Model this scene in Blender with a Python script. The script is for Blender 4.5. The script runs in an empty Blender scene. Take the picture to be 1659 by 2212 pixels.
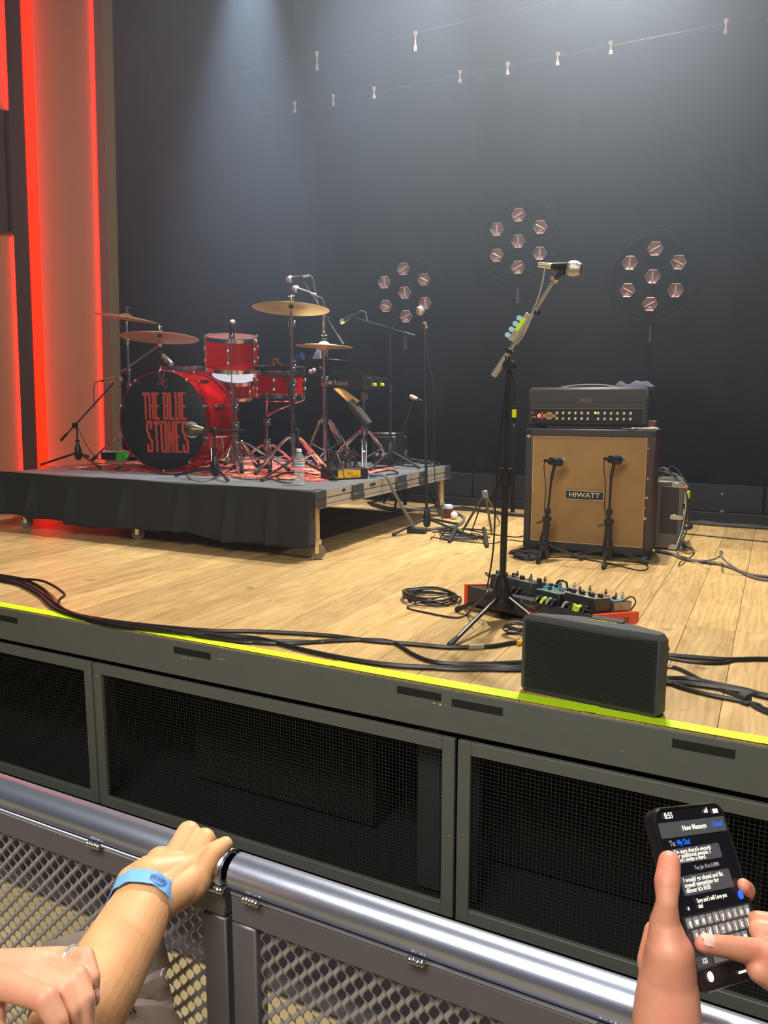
import bpy, bmesh, math, random
from math import sin, cos, pi, radians, atan2, sqrt
from mathutils import Vector as V, Matrix as M

# ------------------------------------------------------------------ camera
SC = bpy.context.scene
COL = SC.collection
F, CX, CY, HC = 1662.0, 829.5, 1106.0, 0.88      # focal length in pixels of the 1659 x 2212 frame; lens height above the stage
YAW, PIT = radians(27.0), radians(8.2)
FW = V((-sin(YAW) * cos(PIT), cos(YAW) * cos(PIT), -sin(PIT)))
RT = V((cos(YAW), sin(YAW), 0))
UP = RT.cross(FW)
EYE = V((0, 0, HC))
cam_d = bpy.data.cameras.new('camera')
cam_d.sensor_fit = 'VERTICAL'
cam_d.sensor_height = 36.0
cam_d.lens = F / 2212 * 36.0
cam_d.clip_start = 0.02
cam = bpy.data.objects.new('camera', cam_d)
COL.objects.link(cam)
mw = M.Identity(4)
for i in range(3):
    mw[i][0], mw[i][1], mw[i][2], mw[i][3] = RT[i], UP[i], -FW[i], EYE[i]
cam.matrix_world = mw
SC.camera = cam

# ------------------------------------------------------------------ world, lamps, exposure
SC.view_settings.view_transform = 'Standard'
SC.view_settings.look = 'None'
SC.view_settings.gamma = 1.0
SC.view_settings.use_curve_mapping = False
SC.view_settings.exposure = 0.0
SC.cycles.use_denoising = True
SC.cycles.max_bounces = 7
SC.cycles.transparent_max_bounces = 16
SC.cycles.volume_bounces = 0
SC.cycles.sample_clamp_indirect = 4.0
SC.cycles.caustics_reflective = False
SC.cycles.caustics_refractive = False
w = bpy.data.worlds.new('world')
SC.world = w
w.use_nodes = True
w.node_tree.nodes['Background'].inputs[0].default_value = (0.55, 0.6, 0.75, 1)
w.node_tree.nodes['Background'].inputs[1].default_value = 0.035

def spot(name, loc, target, power, col, size, blend=0.6, rad=0.06):
    d = bpy.data.lights.new(name, 'SPOT')
    d.energy, d.color, d.spot_size, d.spot_blend, d.shadow_soft_size = power, col, radians(size), blend, rad
    o = bpy.data.objects.new(name, d)
    COL.objects.link(o)
    o.location = loc
    o.rotation_euler = (V(target) - V(loc)).to_track_quat('-Z', 'Y').to_euler()
    return o

def area(name, loc, target, power, col, sx, sy):
    d = bpy.data.lights.new(name, 'AREA')
    d.shape, d.size, d.size_y, d.energy, d.color = 'RECTANGLE', sx, sy, power, col
    o = bpy.data.objects.new(name, d)
    COL.objects.link(o)
    o.location = loc
    o.rotation_euler = (V(target) - V(loc)).to_track_quat('-Z', 'Y').to_euler()
    return o

spot('stage_wash', (-1.1, 4.7, 4.5), (-1.3, 3.3, 0), 1150, (1.0, 0.93, 0.82), 105, 0.7, 0.10)
spot('stage_backlight', (-0.9, 5.75, 4.4), (-2.2, 2.9, 0), 520, (1.0, 0.94, 0.86), 80, 0.6, 0.05)
spot('drum_downlight', (-3.62, 5.0, 4.5), (-3.50, 4.6, 0.4), 1500, (0.78, 0.89, 1.0), 36, 1.0, 0.05)
spot('blue_downlight', (-2.85, 5.1, 4.6), (-2.9, 5.0, 0.4), 420, (0.62, 0.78, 1.0), 34, 1.0, 0.05)
spot('drum_sidelight', (-2.3, 5.5, 4.45), (-3.0, 4.3, 0.4), 420, (0.95, 0.97, 1.0), 60, 0.9, 0.08)
spot('riser_rail_fill', (1.3, 3.2, 3.4), (-2.4, 4.6, 0.3), 230, (1.0, 0.96, 0.9), 34, 0.8, 0.12)  # added fill aimed at the riser's side rail, no such lamp known
area('front_fill', (-0.4, -1.6, 4.2), (-2.6, 4.3, 0.6), 130, (1.0, 0.93, 0.84), 2.4, 0.8)  # added soft fill that brightens the left wall and the front faces
area('house_light', (-0.5, -1.3, 3.0), (-0.7, 1.6, -0.2), 85, (1.0, 0.93, 0.84), 2.2, 1.2)
spot('house_spot', (0.5, 1.5, 3.4), (-0.2, 0.6, 0.3), 70, (0.88, 0.94, 1.0), 55, 0.8, 0.08)

# ------------------------------------------------------------------ points
def ray(x, y):
    return FW + RT * ((x - CX) / F) - UP * ((y - CY) / F)
def Zp(x, y, z=0.0):
    d = ray(x, y); return EYE + d * ((z - HC) / d.z)
def Yp(x, y, Y):
    d = ray(x, y); return EYE + d * (Y / d.y)
def Dp(x, y, D):
    return EYE + ray(x, y) * D

# ------------------------------------------------------------------ materials
def S(r, g, b):
    f = lambda c: (c / 255 / 12.92) if c <= 10 else ((c / 255 + 0.055) / 1.055) ** 2.4
    return (f(r), f(g), f(b), 1)
MATS = {}
def mat(name, col, rough=0.5, metal=0.0, noise=0.12, scale=30.0, bump=0.0, emit=None, es=0.0, spec=0.5, objrand=0.0, **kw):
    if name in MATS: return MATS[name]
    m = bpy.data.materials.new(name)
    m.use_nodes = True
    nt = m.node_tree
    b = nt.nodes['Principled BSDF']
    b.inputs['Roughness'].default_value = rough
    b.inputs['Metallic'].default_value = metal
    b.inputs['Specular IOR Level'].default_value = spec
    for k, v in kw.items():
        b.inputs[k].default_value = v
    tc = nt.nodes.new('ShaderNodeTexCoord')
    nz = nt.nodes.new('ShaderNodeTexNoise')
    nz.inputs['Scale'].default_value = scale
    nz.inputs['Detail'].default_value = 5
    nt.links.new(tc.outputs['Object'], nz.inputs['Vector'])
    hs = nt.nodes.new('ShaderNodeHueSaturation')
    hs.inputs['Color'].default_value = col
    mr = nt.nodes.new('ShaderNodeMapRange')
    mr.inputs['To Min'].default_value = 1 - noise
    mr.inputs['To Max'].default_value = 1 + noise
    nt.links.new(nz.outputs['Fac'], mr.inputs['Value'])
    val = mr.outputs['Result']
    if objrand:
        oi = nt.nodes.new('ShaderNodeObjectInfo')
        m2 = nt.nodes.new('ShaderNodeMapRange')
        m2.inputs['To Min'].default_value = 1 - objrand
        m2.inputs['To Max'].default_value = 1 + objrand
        nt.links.new(oi.outputs['Random'], m2.inputs['Value'])
        mm = nt.nodes.new('ShaderNodeMath'); mm.operation = 'MULTIPLY'
        nt.links.new(val, mm.inputs[0]); nt.links.new(m2.outputs['Result'], mm.inputs[1])
        val = mm.outputs[0]
    nt.links.new(val, hs.inputs['Value'])
    nt.links.new(hs.outputs['Color'], b.inputs['Base Color'])
    if bump:
        bp = nt.nodes.new('ShaderNodeBump')
        bp.inputs['Strength'].default_value = bump
        bp.inputs['Distance'].default_value = 0.004
        nt.links.new(nz.outputs['Fac'], bp.inputs['Height'])
        nt.links.new(bp.outputs['Normal'], b.inputs['Normal'])
    if emit:
        b.inputs['Emission Color'].default_value = emit
        b.inputs['Emission Strength'].default_value = es
    MATS[name] = m
    return m

chrome = mat('chrome', S(225, 222, 220), 0.12, 1.0, 0.03)
black_metal = mat('black_metal', S(30, 30, 32), 0.38, 0.0, 0.1, 60)
black_plastic = mat('black_plastic', S(24, 24, 26), 0.5, 0, 0.1, 80)
rubber = mat('rubber', S(38, 38, 38), 0.7, 0, 0.15, 80, 0.1)
cable_black = mat('cable_black', S(34, 33, 34), 0.42, 0, 0.1, 40)
cable_grey = mat('cable_grey', S(105, 103, 100), 0.45, 0, 0.1, 40)
alu = mat('aluminium', S(200, 196, 192), 0.3, 1.0, 0.1, 40)
alu_dull = mat('aluminium_dull', S(196, 188, 178), 0.42, 0.6, 0.12, 25)
white_plastic = mat('white_plastic', S(225, 225, 222), 0.45)
yellow_tape = mat('yellow_gaffer', S(214, 222, 20), 0.6, 0, 0.12, 60)
gold_tape = mat('gold_gaffer', S(214, 160, 12), 0.6, 0, 0.1, 60)
neon_tape = mat('neon_gaffer', S(205, 250, 30), 0.55, 0, 0.10, 22, 0.15)
red_plastic = mat('red_plastic', S(222, 62, 30), 0.4)
gaff_black = mat('black_gaffer', S(27, 30, 27), 0.65, 0, 0.2, 60, 0.1)
knob_mat = mat('knob_silver', S(235, 220, 190), 0.25, 0.8, 0.03)

def wood_mat():
    m = bpy.data.materials.new('oak_planks'); m.use_nodes = True
    nt = m.node_tree; N = nt.nodes; L = nt.links
    b = N['Principled BSDF']
    tc = N.new('ShaderNodeTexCoord'); oi = N.new('ShaderNodeObjectInfo')
    comb = N.new('ShaderNodeCombineXYZ'); mul = N.new('ShaderNodeMath'); mul.operation = 'MULTIPLY'; mul.inputs[1].default_value = 37
    L.new(oi.outputs['Random'], mul.inputs[0]); L.new(mul.outputs[0], comb.inputs[0]); L.new(mul.outputs[0], comb.inputs[1])
    add = N.new('ShaderNodeVectorMath'); add.operation = 'ADD'
    L.new(tc.outputs['Object'], add.inputs[0]); L.new(comb.outputs[0], add.inputs[1])
    mp = N.new('ShaderNodeMapping'); mp.inputs['Scale'].default_value = (9, 1.6, 9)
    L.new(add.outputs[0], mp.inputs['Vector'])
    n1 = N.new('ShaderNodeTexNoise'); n1.inputs['Scale'].default_value = 2.2; n1.inputs['Detail'].default_value = 8; n1.inputs['Distortion'].default_value = 1.2
    L.new(mp.outputs[0], n1.inputs['Vector'])
    wv = N.new('ShaderNodeTexWave'); wv.wave_type = 'BANDS'; wv.bands_direction = 'X'
    wv.inputs['Scale'].default_value = 1.4; wv.inputs['Distortion'].default_value = 14; wv.inputs['Detail'].default_value = 3; wv.inputs['Detail Scale'].default_value = 0.7
    L.new(mp.outputs[0], wv.inputs['Vector'])
    cr = N.new('ShaderNodeValToRGB'); e = cr.color_ramp.elements
    e[0].position = 0.25; e[0].color = S(176, 142, 88); e[1].position = 0.75; e[1].color = S(216, 186, 130)
    L.new(n1.outputs['Fac'], cr.inputs[0])
    mx = N.new('ShaderNodeMixRGB'); mx.blend_type = 'MULTIPLY'; mx.inputs[0].default_value = 0.28
    c2 = N.new('ShaderNodeValToRGB'); c2.color_ramp.elements[0].color = (0.55, 0.5, 0.42, 1); c2.color_ramp.elements[1].color = (1, 1, 1, 1); c2.color_ramp.elements[1].position = 0.55
    L.new(wv.outputs['Fac'], c2.inputs[0]); L.new(cr.outputs[0], mx.inputs[1]); L.new(c2.outputs[0], mx.inputs[2])
    hs = N.new('ShaderNodeHueSaturation')
    mr = N.new('ShaderNodeMapRange'); mr.inputs['To Min'].default_value = 0.80; mr.inputs['To Max'].default_value = 1.12
    L.new(oi.outputs['Random'], mr.inputs[0]); L.new(mr.outputs[0], hs.inputs['Value']); L.new(mx.outputs[0], hs.inputs['Color'])
    # dark scuffs
    n2 = N.new('ShaderNodeTexNoise'); n2.inputs['Scale'].default_value = 9; n2.inputs['Detail'].default_value = 4
    L.new(add.outputs[0], n2.inputs['Vector'])
    c3 = N.new('ShaderNodeValToRGB'); c3.color_ramp.elements[0].position = 0.24; c3.color_ramp.elements[0].color = (0.35, 0.3, 0.3, 1); c3.color_ramp.elements[1].position = 0.34; c3.color_ramp.elements[1].color = (1, 1, 1, 1)
    L.new(n2.outputs['Fac'], c3.inputs[0])
    m2 = N.new('ShaderNodeMixRGB'); m2.blend_type = 'MULTIPLY'; m2.inputs[0].default_value = 0.7
    L.new(hs.outputs[0], m2.inputs[1]); L.new(c3.outputs[0], m2.inputs[2])
    L.new(m2.outputs[0], b.inputs['Base Color'])
    b.inputs['Roughness'].default_value = 0.42
    bp = N.new('ShaderNodeBump'); bp.inputs['Strength'].default_value = 0.12; bp.inputs['Distance'].default_value = 0.003
    L.new(n1.outputs['Fac'], bp.inputs['Height']); L.new(bp.outputs[0], b.inputs['Normal'])
    return m

def acrylic(name, tint, base, fac=0.5, rough=0.12):
    m = bpy.data.materials.new(name); m.use_nodes = True
    nt = m.node_tree; b = nt.nodes['Principled BSDF']; out = nt.nodes['Material Output']
    b.inputs['Base Color'].default_value = base; b.inputs['Roughness'].default_value = rough
    t = nt.nodes.new('ShaderNodeBsdfTransparent'); t.inputs[0].default_value = tint
    mx = nt.nodes.new('ShaderNodeMixShader'); mx.inputs[0].default_value = fac
    nt.links.new(t.outputs[0], mx.inputs[1]); nt.links.new(b.outputs[0], mx.inputs[2]); nt.links.new(mx.outputs[0], out.inputs['Surface'])
    return m
red_acrylic = acrylic('red_acrylic', (0.98, 0.09, 0.07, 1), (0.50, 0.005, 0.008, 1), 0.42)
clear_plastic = acrylic('clear_plastic', (0.93, 0.95, 0.95, 1), (0.8, 0.85, 0.85, 1), 0.16)
hazy_plastic = acrylic('hazy_plastic', (0.62, 0.58, 0.56, 1), S(172, 158, 152), 0.8)

# ------------------------------------------------------------------ mesh builder
class G:
    def __init__(s):
        s.v, s.f, s.mi, s.k = [], [], [], 0
    def add(s, vs, fs):
        n = len(s.v)
        s.v += [V(p) for p in vs]
        for f in fs:
            s.f.append([i + n for i in f]); s.mi.append(s.k)
        return s
    def box(s, c, d, rot=None, b=0.0):
        c = V(c); hx, hy, hz = d[0] / 2, d[1] / 2, d[2] / 2
        rot = rot or M.Identity(3)
        if b <= 0:
            vs = [c + rot @ V((x * hx, y * hy, z * hz)) for x in (-1, 1) for y in (-1, 1) for z in (-1, 1)]
            return s.add(vs, [(0, 1, 3, 2), (4, 6, 7, 5), (0, 4, 5, 1), (2, 3, 7, 6), (0, 2, 6, 4), (1, 5, 7, 3)])
        idx, vs = {}, []
        for x in (-1, 1):
            for y in (-1, 1):
                for z in (-1, 1):
                    for a in range(3):
                        p = [x * hx, y * hy, z * hz]
                        for q in range(3):
                            if q != a: p[q] -= (x, y, z)[q] * b
                        idx[(x, y, z, a)] = len(vs); vs.append(c + rot @ V(p))
        fs = []
        for a in range(3):
            o = [q for q in range(3) if q != a]
            for sg in (-1, 1):
                f = []
                for (u, w2) in ((-1, -1), (1, -1), (1, 1), (-1, 1)):
                    k = [0, 0, 0]; k[a] = sg; k[o[0]] = u; k[o[1]] = w2
                    f.append(idx[(*k, a)])
                fs.append(f)
            for u in (-1, 1):
                for w2 in (-1, 1):
                    f = []
                    for sg, which in ((-1, o[0]), (1, o[0]), (1, o[1]), (-1, o[1])):
                        k = [0, 0, 0]; k[a] = sg; k[o[0]] = u; k[o[1]] = w2
                        f.append(idx[(*k, which)])
                    fs.append(f)
        for x in (-1, 1):
            for y in (-1, 1):
                for z in (-1, 1):
                    fs.append([idx[(x, y, z, a)] for a in range(3)])
        return s.add(vs, fs)
    def frame(s, ax):
        ax = V(ax).normalized()
        t = V((0, 0, 1)) if abs(ax.z) < 0.9 else V((1, 0, 0))
        u = t.cross(ax).normalized()
        return u, ax.cross(u).normalized(), ax
    def lathe(s, prof, o, ax, n=16, cap=True, sx=1.0):
        o = V(o); u, w2, a = s.frame(ax); vs, fs = [], []
        for r, h in prof:
            for i in range(n):
                t = 2 * pi * i / n
                vs.append(o + a * h + (u * cos(t) * sx + w2 * sin(t)) * r)
        for j in range(len(prof) - 1):
            for i in range(n):
                k = (i + 1) % n
                fs.append((j * n + i, j * n + k, (j + 1) * n + k, (j + 1) * n + i))
        if cap:
            if prof[0][0] > 1e-6: fs.append(list(range(n))[::-1])
            if prof[-1][0] > 1e-6: fs.append([(len(prof) - 1) * n + i for i in range(n)])
        return s.add(vs, fs)
    def cyl(s, a, b, r, r2=None, n=10):
        a, b = V(a), V(b)
        return s.lathe([(r, 0), (r if r2 is None else r2, (b - a).length)], a, b - a, n)
    def sph(s, c, r, n=12, m=7, ax=(0, 0, 1), sq=1.0):
        return s.lathe([(max(r * sin(pi * i / m), 1e-5), -r * sq * cos(pi * i / m)) for i in range(m + 1)], c, ax, n, cap=False)
    def caps(s, a, ra, b, rb, n=14):
        a, b = V(a), V(b); L = (b - a).length
        pr = [(max(ra * sin(pi / 2 * i / 5), 1e-5), -ra * cos(pi / 2 * i / 5)) for i in range(6)]
        pr += [(max(rb * cos(pi / 2 * i / 5), 1e-5), L + rb * sin(pi / 2 * i / 5)) for i in range(6)]
        return s.lathe(pr, a, b - a if L > 1e-6 else (0, 0, 1), n, cap=False)
    def tube(s, pts, r, n=6, closed=False):
        pts = [V(p) for p in pts]; vs, fs = [], []; N = len(pts)
        pu = None
        for i, p in enumerate(pts):
            if closed: t = pts[(i + 1) % N] - pts[i - 1]
            else: t = pts[min(i + 1, N - 1)] - pts[max(i - 1, 0)]
            if t.length < 1e-9: t = V((0, 0, 1))
            t.normalize()
            if pu is None: u = s.frame(t)[0]
            else:
                u = pu - t * pu.dot(t)
                u = u.normalized() if u.length > 1e-6 else s.frame(t)[0]
            pu = u; w2 = t.cross(u)
            rr = r[i] if isinstance(r, (list, tuple)) else r
            for k in range(n):
                a = 2 * pi * k / n
                vs.append(p + (u * cos(a) + w2 * sin(a)) * rr)
        for j in range(N if closed else N - 1):
            for k in range(n):
                q = (k + 1) % n; j2 = (j + 1) % N
                fs.append((j * n + k, j * n + q, j2 * n + q, j2 * n + k))
        if not closed:
            fs.append(list(range(n))[::-1]); fs.append([(N - 1) * n + k for k in range(n)])
        return s.add(vs, fs)
    def prism(s, poly, ext, T=None):          # poly: 2-D points, extruded from z=0 to z=ext, then moved by T
        T = T or M.Identity(4); n = len(poly)
        vs = [T @ V((x, y, 0)) for x, y in poly] + [T @ V((x, y, ext)) for x, y in poly]
        fs = [list(range(n))[::-1], list(range(n, 2 * n))] + [(i, (i + 1) % n, (i + 1) % n + n, i + n) for i in range(n)]
        return s.add(vs, fs)
    def quad(s, a, b, c, d): return s.add([a, b, c, d], [(0, 1, 2, 3)])
    def torus(s, c, ax, R_, r, n=32, m=6):
        u, w2, a = s.frame(ax); c = V(c)
        return s.tube([c + (u * cos(2 * pi * i / n) + w2 * sin(2 * pi * i / n)) * R_ for i in range(n)], r, m, True)
    def transform(s, T):
        s.v = [T @ p for p in s.v]; return s

LOCAL = set()
def mesh_of(name, g, mats, smooth=40, fix=True):
    me = bpy.data.meshes.new(name)
    me.from_pydata([tuple(p) for p in g.v], [], g.f)
    for m in (mats if isinstance(mats, (list, tuple)) else [mats]): me.materials.append(m)
    if any(g.mi): me.polygons.foreach_set('material_index', g.mi)
    if fix and len(g.f) < 60000:
        bm = bmesh.new(); bm.from_mesh(me)
        bmesh.ops.recalc_face_normals(bm, faces=bm.faces); bm.to_mesh(me); bm.free()
    if smooth:
        me.polygons.foreach_set('use_smooth', [True] * len(me.polygons))
        me.set_sharp_from_angle(angle=radians(smooth))
    me.update()
    return me
def link(name, me, parent=None):
    o = bpy.data.objects.new(name, me); COL.objects.link(o)
    if parent is not None:
        o.parent = parent
        if parent.type == 'EMPTY' and parent.name not in LOCAL:
            o.matrix_parent_inverse = parent.matrix_basis.inverted()
    return o
def obj(name, g, mats, parent=None, smooth=40, fix=True):
    return link(name, mesh_of(name, g, mats, smooth, fix), parent)
def tag(o, label, cat, group=None, kind=None):
    o['label'] = label; o['category'] = cat
    if group: o['group'] = group
    if kind: o['kind'] = kind
    return o
def thing(name, label, cat, loc=(0, 0, 0), rotz=0.0, group=None, local=False):
    o = bpy.data.objects.new(name, None); COL.objects.link(o)
    o.location = loc; o.rotation_euler = (0, 0, rotz); o.empty_display_size = 0.05
    tag(o, label, cat, group)
    if local: LOCAL.add(o.name)
    return o
def struct(name, g, m, parent=None, smooth=30):
    o = obj(name, g, m, parent, smooth)
    if parent is None: o['kind'] = 'structure'
    return o
def dup(root, loc, rotz=None, label=None, group=None):
    r = root.copy(); COL.objects.link(r); r.location = loc
    if rotz is not None: r.rotation_euler = (0, 0, rotz)
    if label: r['label'] = label
    if group: r['group'] = group
    for ch in list(root.children):
        c = ch.copy(); COL.objects.link(c); c.parent = r
        for q in list(ch.children):
            d = q.copy(); COL.objects.link(d); d.parent = c
    return r
def spline(pts, k=6):
    pts = [V(p) for p in pts]; out = []
    P = [pts[0] * 2 - pts[1]] + pts + [pts[-1] * 2 - pts[-2]]
    for i in range(1, len(P) - 2):
        a, b, c, d = P[i - 1:i + 3]
        for j in range(k):
            t = j / k
            out.append(0.5 * ((2 * b) + (c - a) * t + (2 * a - 5 * b + 4 * c - d) * t * t + (3 * b - a - 3 * c + d) * t ** 3))
    out.append(pts[-1]); return out
def cable(label, pts, r=0.004, m=None, name='cable', cat='cable', group=None, n=6, k=6):
    return tag(obj(name, G().tube(spline(pts, k), r, n), m or cable_black), label, cat, group)
YE_ = 2.13
def floor_cable(label, px, r=0.004, z=0.0, m=None, group=None, lift=None, **kw):
    pts = []
    for i, (x, y) in enumerate(px):
        h = z + r + (lift[i] if lift else 0.0)
        pts.append(Zp(x, y, h))
    if px[-1][0] > 1660:                 # runs on past the edge of the picture
        d = (pts[-1] - pts[-2]).normalized(); q = pts[-1]; dy = max(d.y * .12, YE_ + .10 - q.y) if d.y < 0 else d.y * .3
        pts += [q + V((.3, dy * .7, 0)), q + V((.9, dy, 0)), q + V((1.6, dy + .02, 0))]
    if px[0][0] < 0:
        d = (pts[0] - pts[1]).normalized(); pts = [pts[0] + d * 1.3, pts[0] + d * .5 + V((0, .02, 0))] + pts
    return cable(label, pts, r, m, group=group, **kw)
def text_g(s, size, T, xs=1.0, ext=0.0, bold=0.0, align='CENTER'):
    c = bpy.data.curves.new('t', 'FONT'); c.body = s; c.size = size; c.extrude = ext; c.offset = bold
    c.align_x = align; c.align_y = 'CENTER'; c.resolution_u = 3
    o = bpy.data.objects.new('t', c); COL.objects.link(o)
    me = bpy.data.meshes.new_from_object(o)
    g = G(); X = M.Diagonal((xs, 1, 1, 1))
    g.add([T @ (X @ v.co) for v in me.vertices], [list(p.vertices) for p in me.polygons])
    bpy.data.objects.remove(o); bpy.data.curves.remove(c); bpy.data.meshes.remove(me)
    return g
def merge(*gs):
    r = G()
    for g in gs:
        n = len(r.v); r.v += g.v
        for f, mi in zip(g.f, g.mi): r.f.append([i + n for i in f]); r.mi.append(mi)
    return r
def basis(o, x, y):                       # 4x4 with origin o, x and y axes given
    x = V(x).normalized(); z = x.cross(V(y)).normalized(); y = z.cross(x)
    T = M.Identity(4)
    for i in range(3): T[i][0], T[i][1], T[i][2], T[i][3] = x[i], y[i], z[i], V(o)[i]
    return T
RZ = lambda a: M.Rotation(a, 3, 'Z')
RX = lambda a: M.Rotation(a, 3, 'X')
RY = lambda a: M.Rotation(a, 3, 'Y')
rnd = random.Random(11)

# ================================================================== SETTING
YE, YB, ZG = 2.13, 6.15, -0.80           # stage edge, rear wall, pit ground
oak = wood_mat()
under = mat('floor_underlay', S(52, 40, 26), 0.8)
g = G().box((-2.3, (YE + YB) / 2 + 0.02, -0.05), (10.2, YB - YE - 0.02, 0.06))
floor = struct('floor', g, under)
plank_me = {}
for k in range(56):
    x0 = -7.295 + k * 0.18
    y = YE + 0.004
    first = True
    while y < YB - 0.02:
        L = rnd.choice((1.2, 1.5, 1.8, 2.1))
        if first: L = rnd.choice((0.6, 1.05, 1.5, 1.95)); first = False
        if YB - (y + L) < 0.35: L = YB - y
        key = round(L, 2)
        if key not in plank_me:
            plank_me[key] = mesh_of('plank', G().box((0, L / 2, -0.01), (0.1785, L - 0.0015, 0.02), None, 0.0012), oak, 30)
        o = link('plank', plank_me[key], floor)
        o.location = (x0 + 0.09, y, -rnd.random() * 0.0006)
        y += L

apron_paint = mat('apron_paint', S(100, 104, 98), 0.5, 0, 0.10, 14, 0.08)
apron_dark = mat('apron_gap', S(14, 14, 14), 0.9)
cavity = mat('cavity_black', S(26, 26, 27), 0.9)
g = G().box((-2.3, YE + 0.018, -0.078), (10.2, 0.036, 0.138), None, 0.003)
fascia = struct('trim_1', g, apron_paint)
for x, y, x2, y2 in ((0, 1329, 38, 1344), (376, 1400, 455, 1419), (858, 1485, 953, 1508), (976, 1513, 1086, 1540), (1452, 1598, 1588, 1634)):
    a, c = Yp(x, y + 2, YE), Yp(x2, y2, YE)
    hgt = 0.024
    obj('tape_strip', G().box(((a.x + c.x) / 2, YE - 0.0012, (a.z + c.z) / 2), (c.x - a.x, 0.0016, hgt)), gaff_black, fascia)
chip = mat('paint_chip', S(196, 178, 140), 0.8)
for x, y, s1, s2 in ((398, 1421, .03, .004), (412, 1423, .02, .003), (478, 1424, .045, .0025), (938, 1519, .012, .008), (951, 1522, .014, .012), (963, 1523, .005, .004), (27, 1367, .006, .004), (1345, 1622, .004, .006)):
    p = Yp(x, y, YE)
    gg = G(); n = 7
    pol = [(s1 / 2 * cos(2 * pi * i / n) * rnd.uniform(.6, 1.1), s2 / 2 * sin(2 * pi * i / n) * rnd.uniform(.6, 1.1)) for i in range(n)]
    gg.prism(pol, 0.0006, basis((p.x, YE - 0.0002, p.z), (1, 0, 0), (0, 0, 1)))
    obj('paint_chip', gg, chip, fascia)
struct('trim_2', G().box((-2.3, YE + 0.05, -0.156), (10.2, 0.03, 0.02)), apron_dark)
# yellow edge tape, laid as overlapping lengths
tapes = thing('edge_tape', 'fluorescent yellow gaffer tape running along the front edge of the stage floor', 'tape', (-1.2, YE + 0.03, 0))
x = -7.2; i = 0
while x < 2.5:
    L = rnd.uniform(0.45, 1.0)
    wd = 0.052 + rnd.uniform(-.003, .004)
    gg = G(); n = 8; top = []; bot = []
    for q in range(n + 1):
        xx = x + (L + 0.03) * q / n
        top.append((xx, YE + wd + rnd.uniform(-.0012, .0012) - 0.003 * (i % 3)))
        bot.append((xx, YE + 0.0005))
    gg.prism(bot + top[::-1], 0.0012 + 0.0004 * (i % 2), M.Translation((0, 0, 0.0002)))
    obj('tape_strip', gg, neon_tape, tapes)
    x += L; i += 1
# access doors with wire mesh under the stage
mesh_wire = mat('mesh_wire', S(62, 64, 60), 0.5, 0.3, 0.1)
brass_screw = mat('screw_brass', S(190, 160, 110), 0.4, 0.8)
seams = [-4.0, -2.416, -0.833, 0.75, 2.33]
zt, zb, fw_ = -0.168, ZG + 0.02, 0.043
for n in range(4):
    a, b2 = seams[n] + 0.005, seams[n + 1] - 0.005
    yc = YE + 0.011
    gg = G()
    gg.box(((a + fw_ / 2), yc, (zt + zb) / 2), (fw_, 0.018, zt - zb), None, 0.002)
    gg.box(((b2 - fw_ / 2), yc, (zt + zb) / 2), (fw_, 0.018, zt - zb), None, 0.002)
    gg.box(((a + b2) / 2, yc, zt - fw_ / 2), (b2 - a - 2 * fw_, 0.018, fw_), None, 0.002)
    gg.box(((a + b2) / 2, yc, zb + fw_ / 2), (b2 - a - 2 * fw_, 0.018, fw_), None, 0.002)
    d = struct('door_%d' % (n + 1), gg, apron_paint)
    wg = G(); p = 0.0127; x = a + fw_ - 0.002
    while x < b2 - fw_ + 0.002:
        wg.box((x, yc + 0.006, (zt + zb) / 2), (0.0012, 0.0012, zt - zb - 2 * fw_ + 0.01)); x += p
    z = zt - fw_
    while z > zb + fw_:
        wg.box(((a + b2) / 2, yc + 0.0072, z), (b2 - a - 2 * fw_ + 0.01, 0.0012, 0.0012)); z -= p
    m_ = obj('wire_mesh', wg, mesh_wire, d, 0, False); m_['kind'] = 'stuff'
    for sx in (a + 0.022, b2 - 0.018):
        for sz in (zt - 0.05, zt - 0.33):
            obj('screw', G().lathe([(0.004, 0), (0.0032, 0.0012), (0.001, 0.0015)], (sx, yc - 0.009, sz), (0, -1, 0), 8), brass_screw, d)
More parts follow.
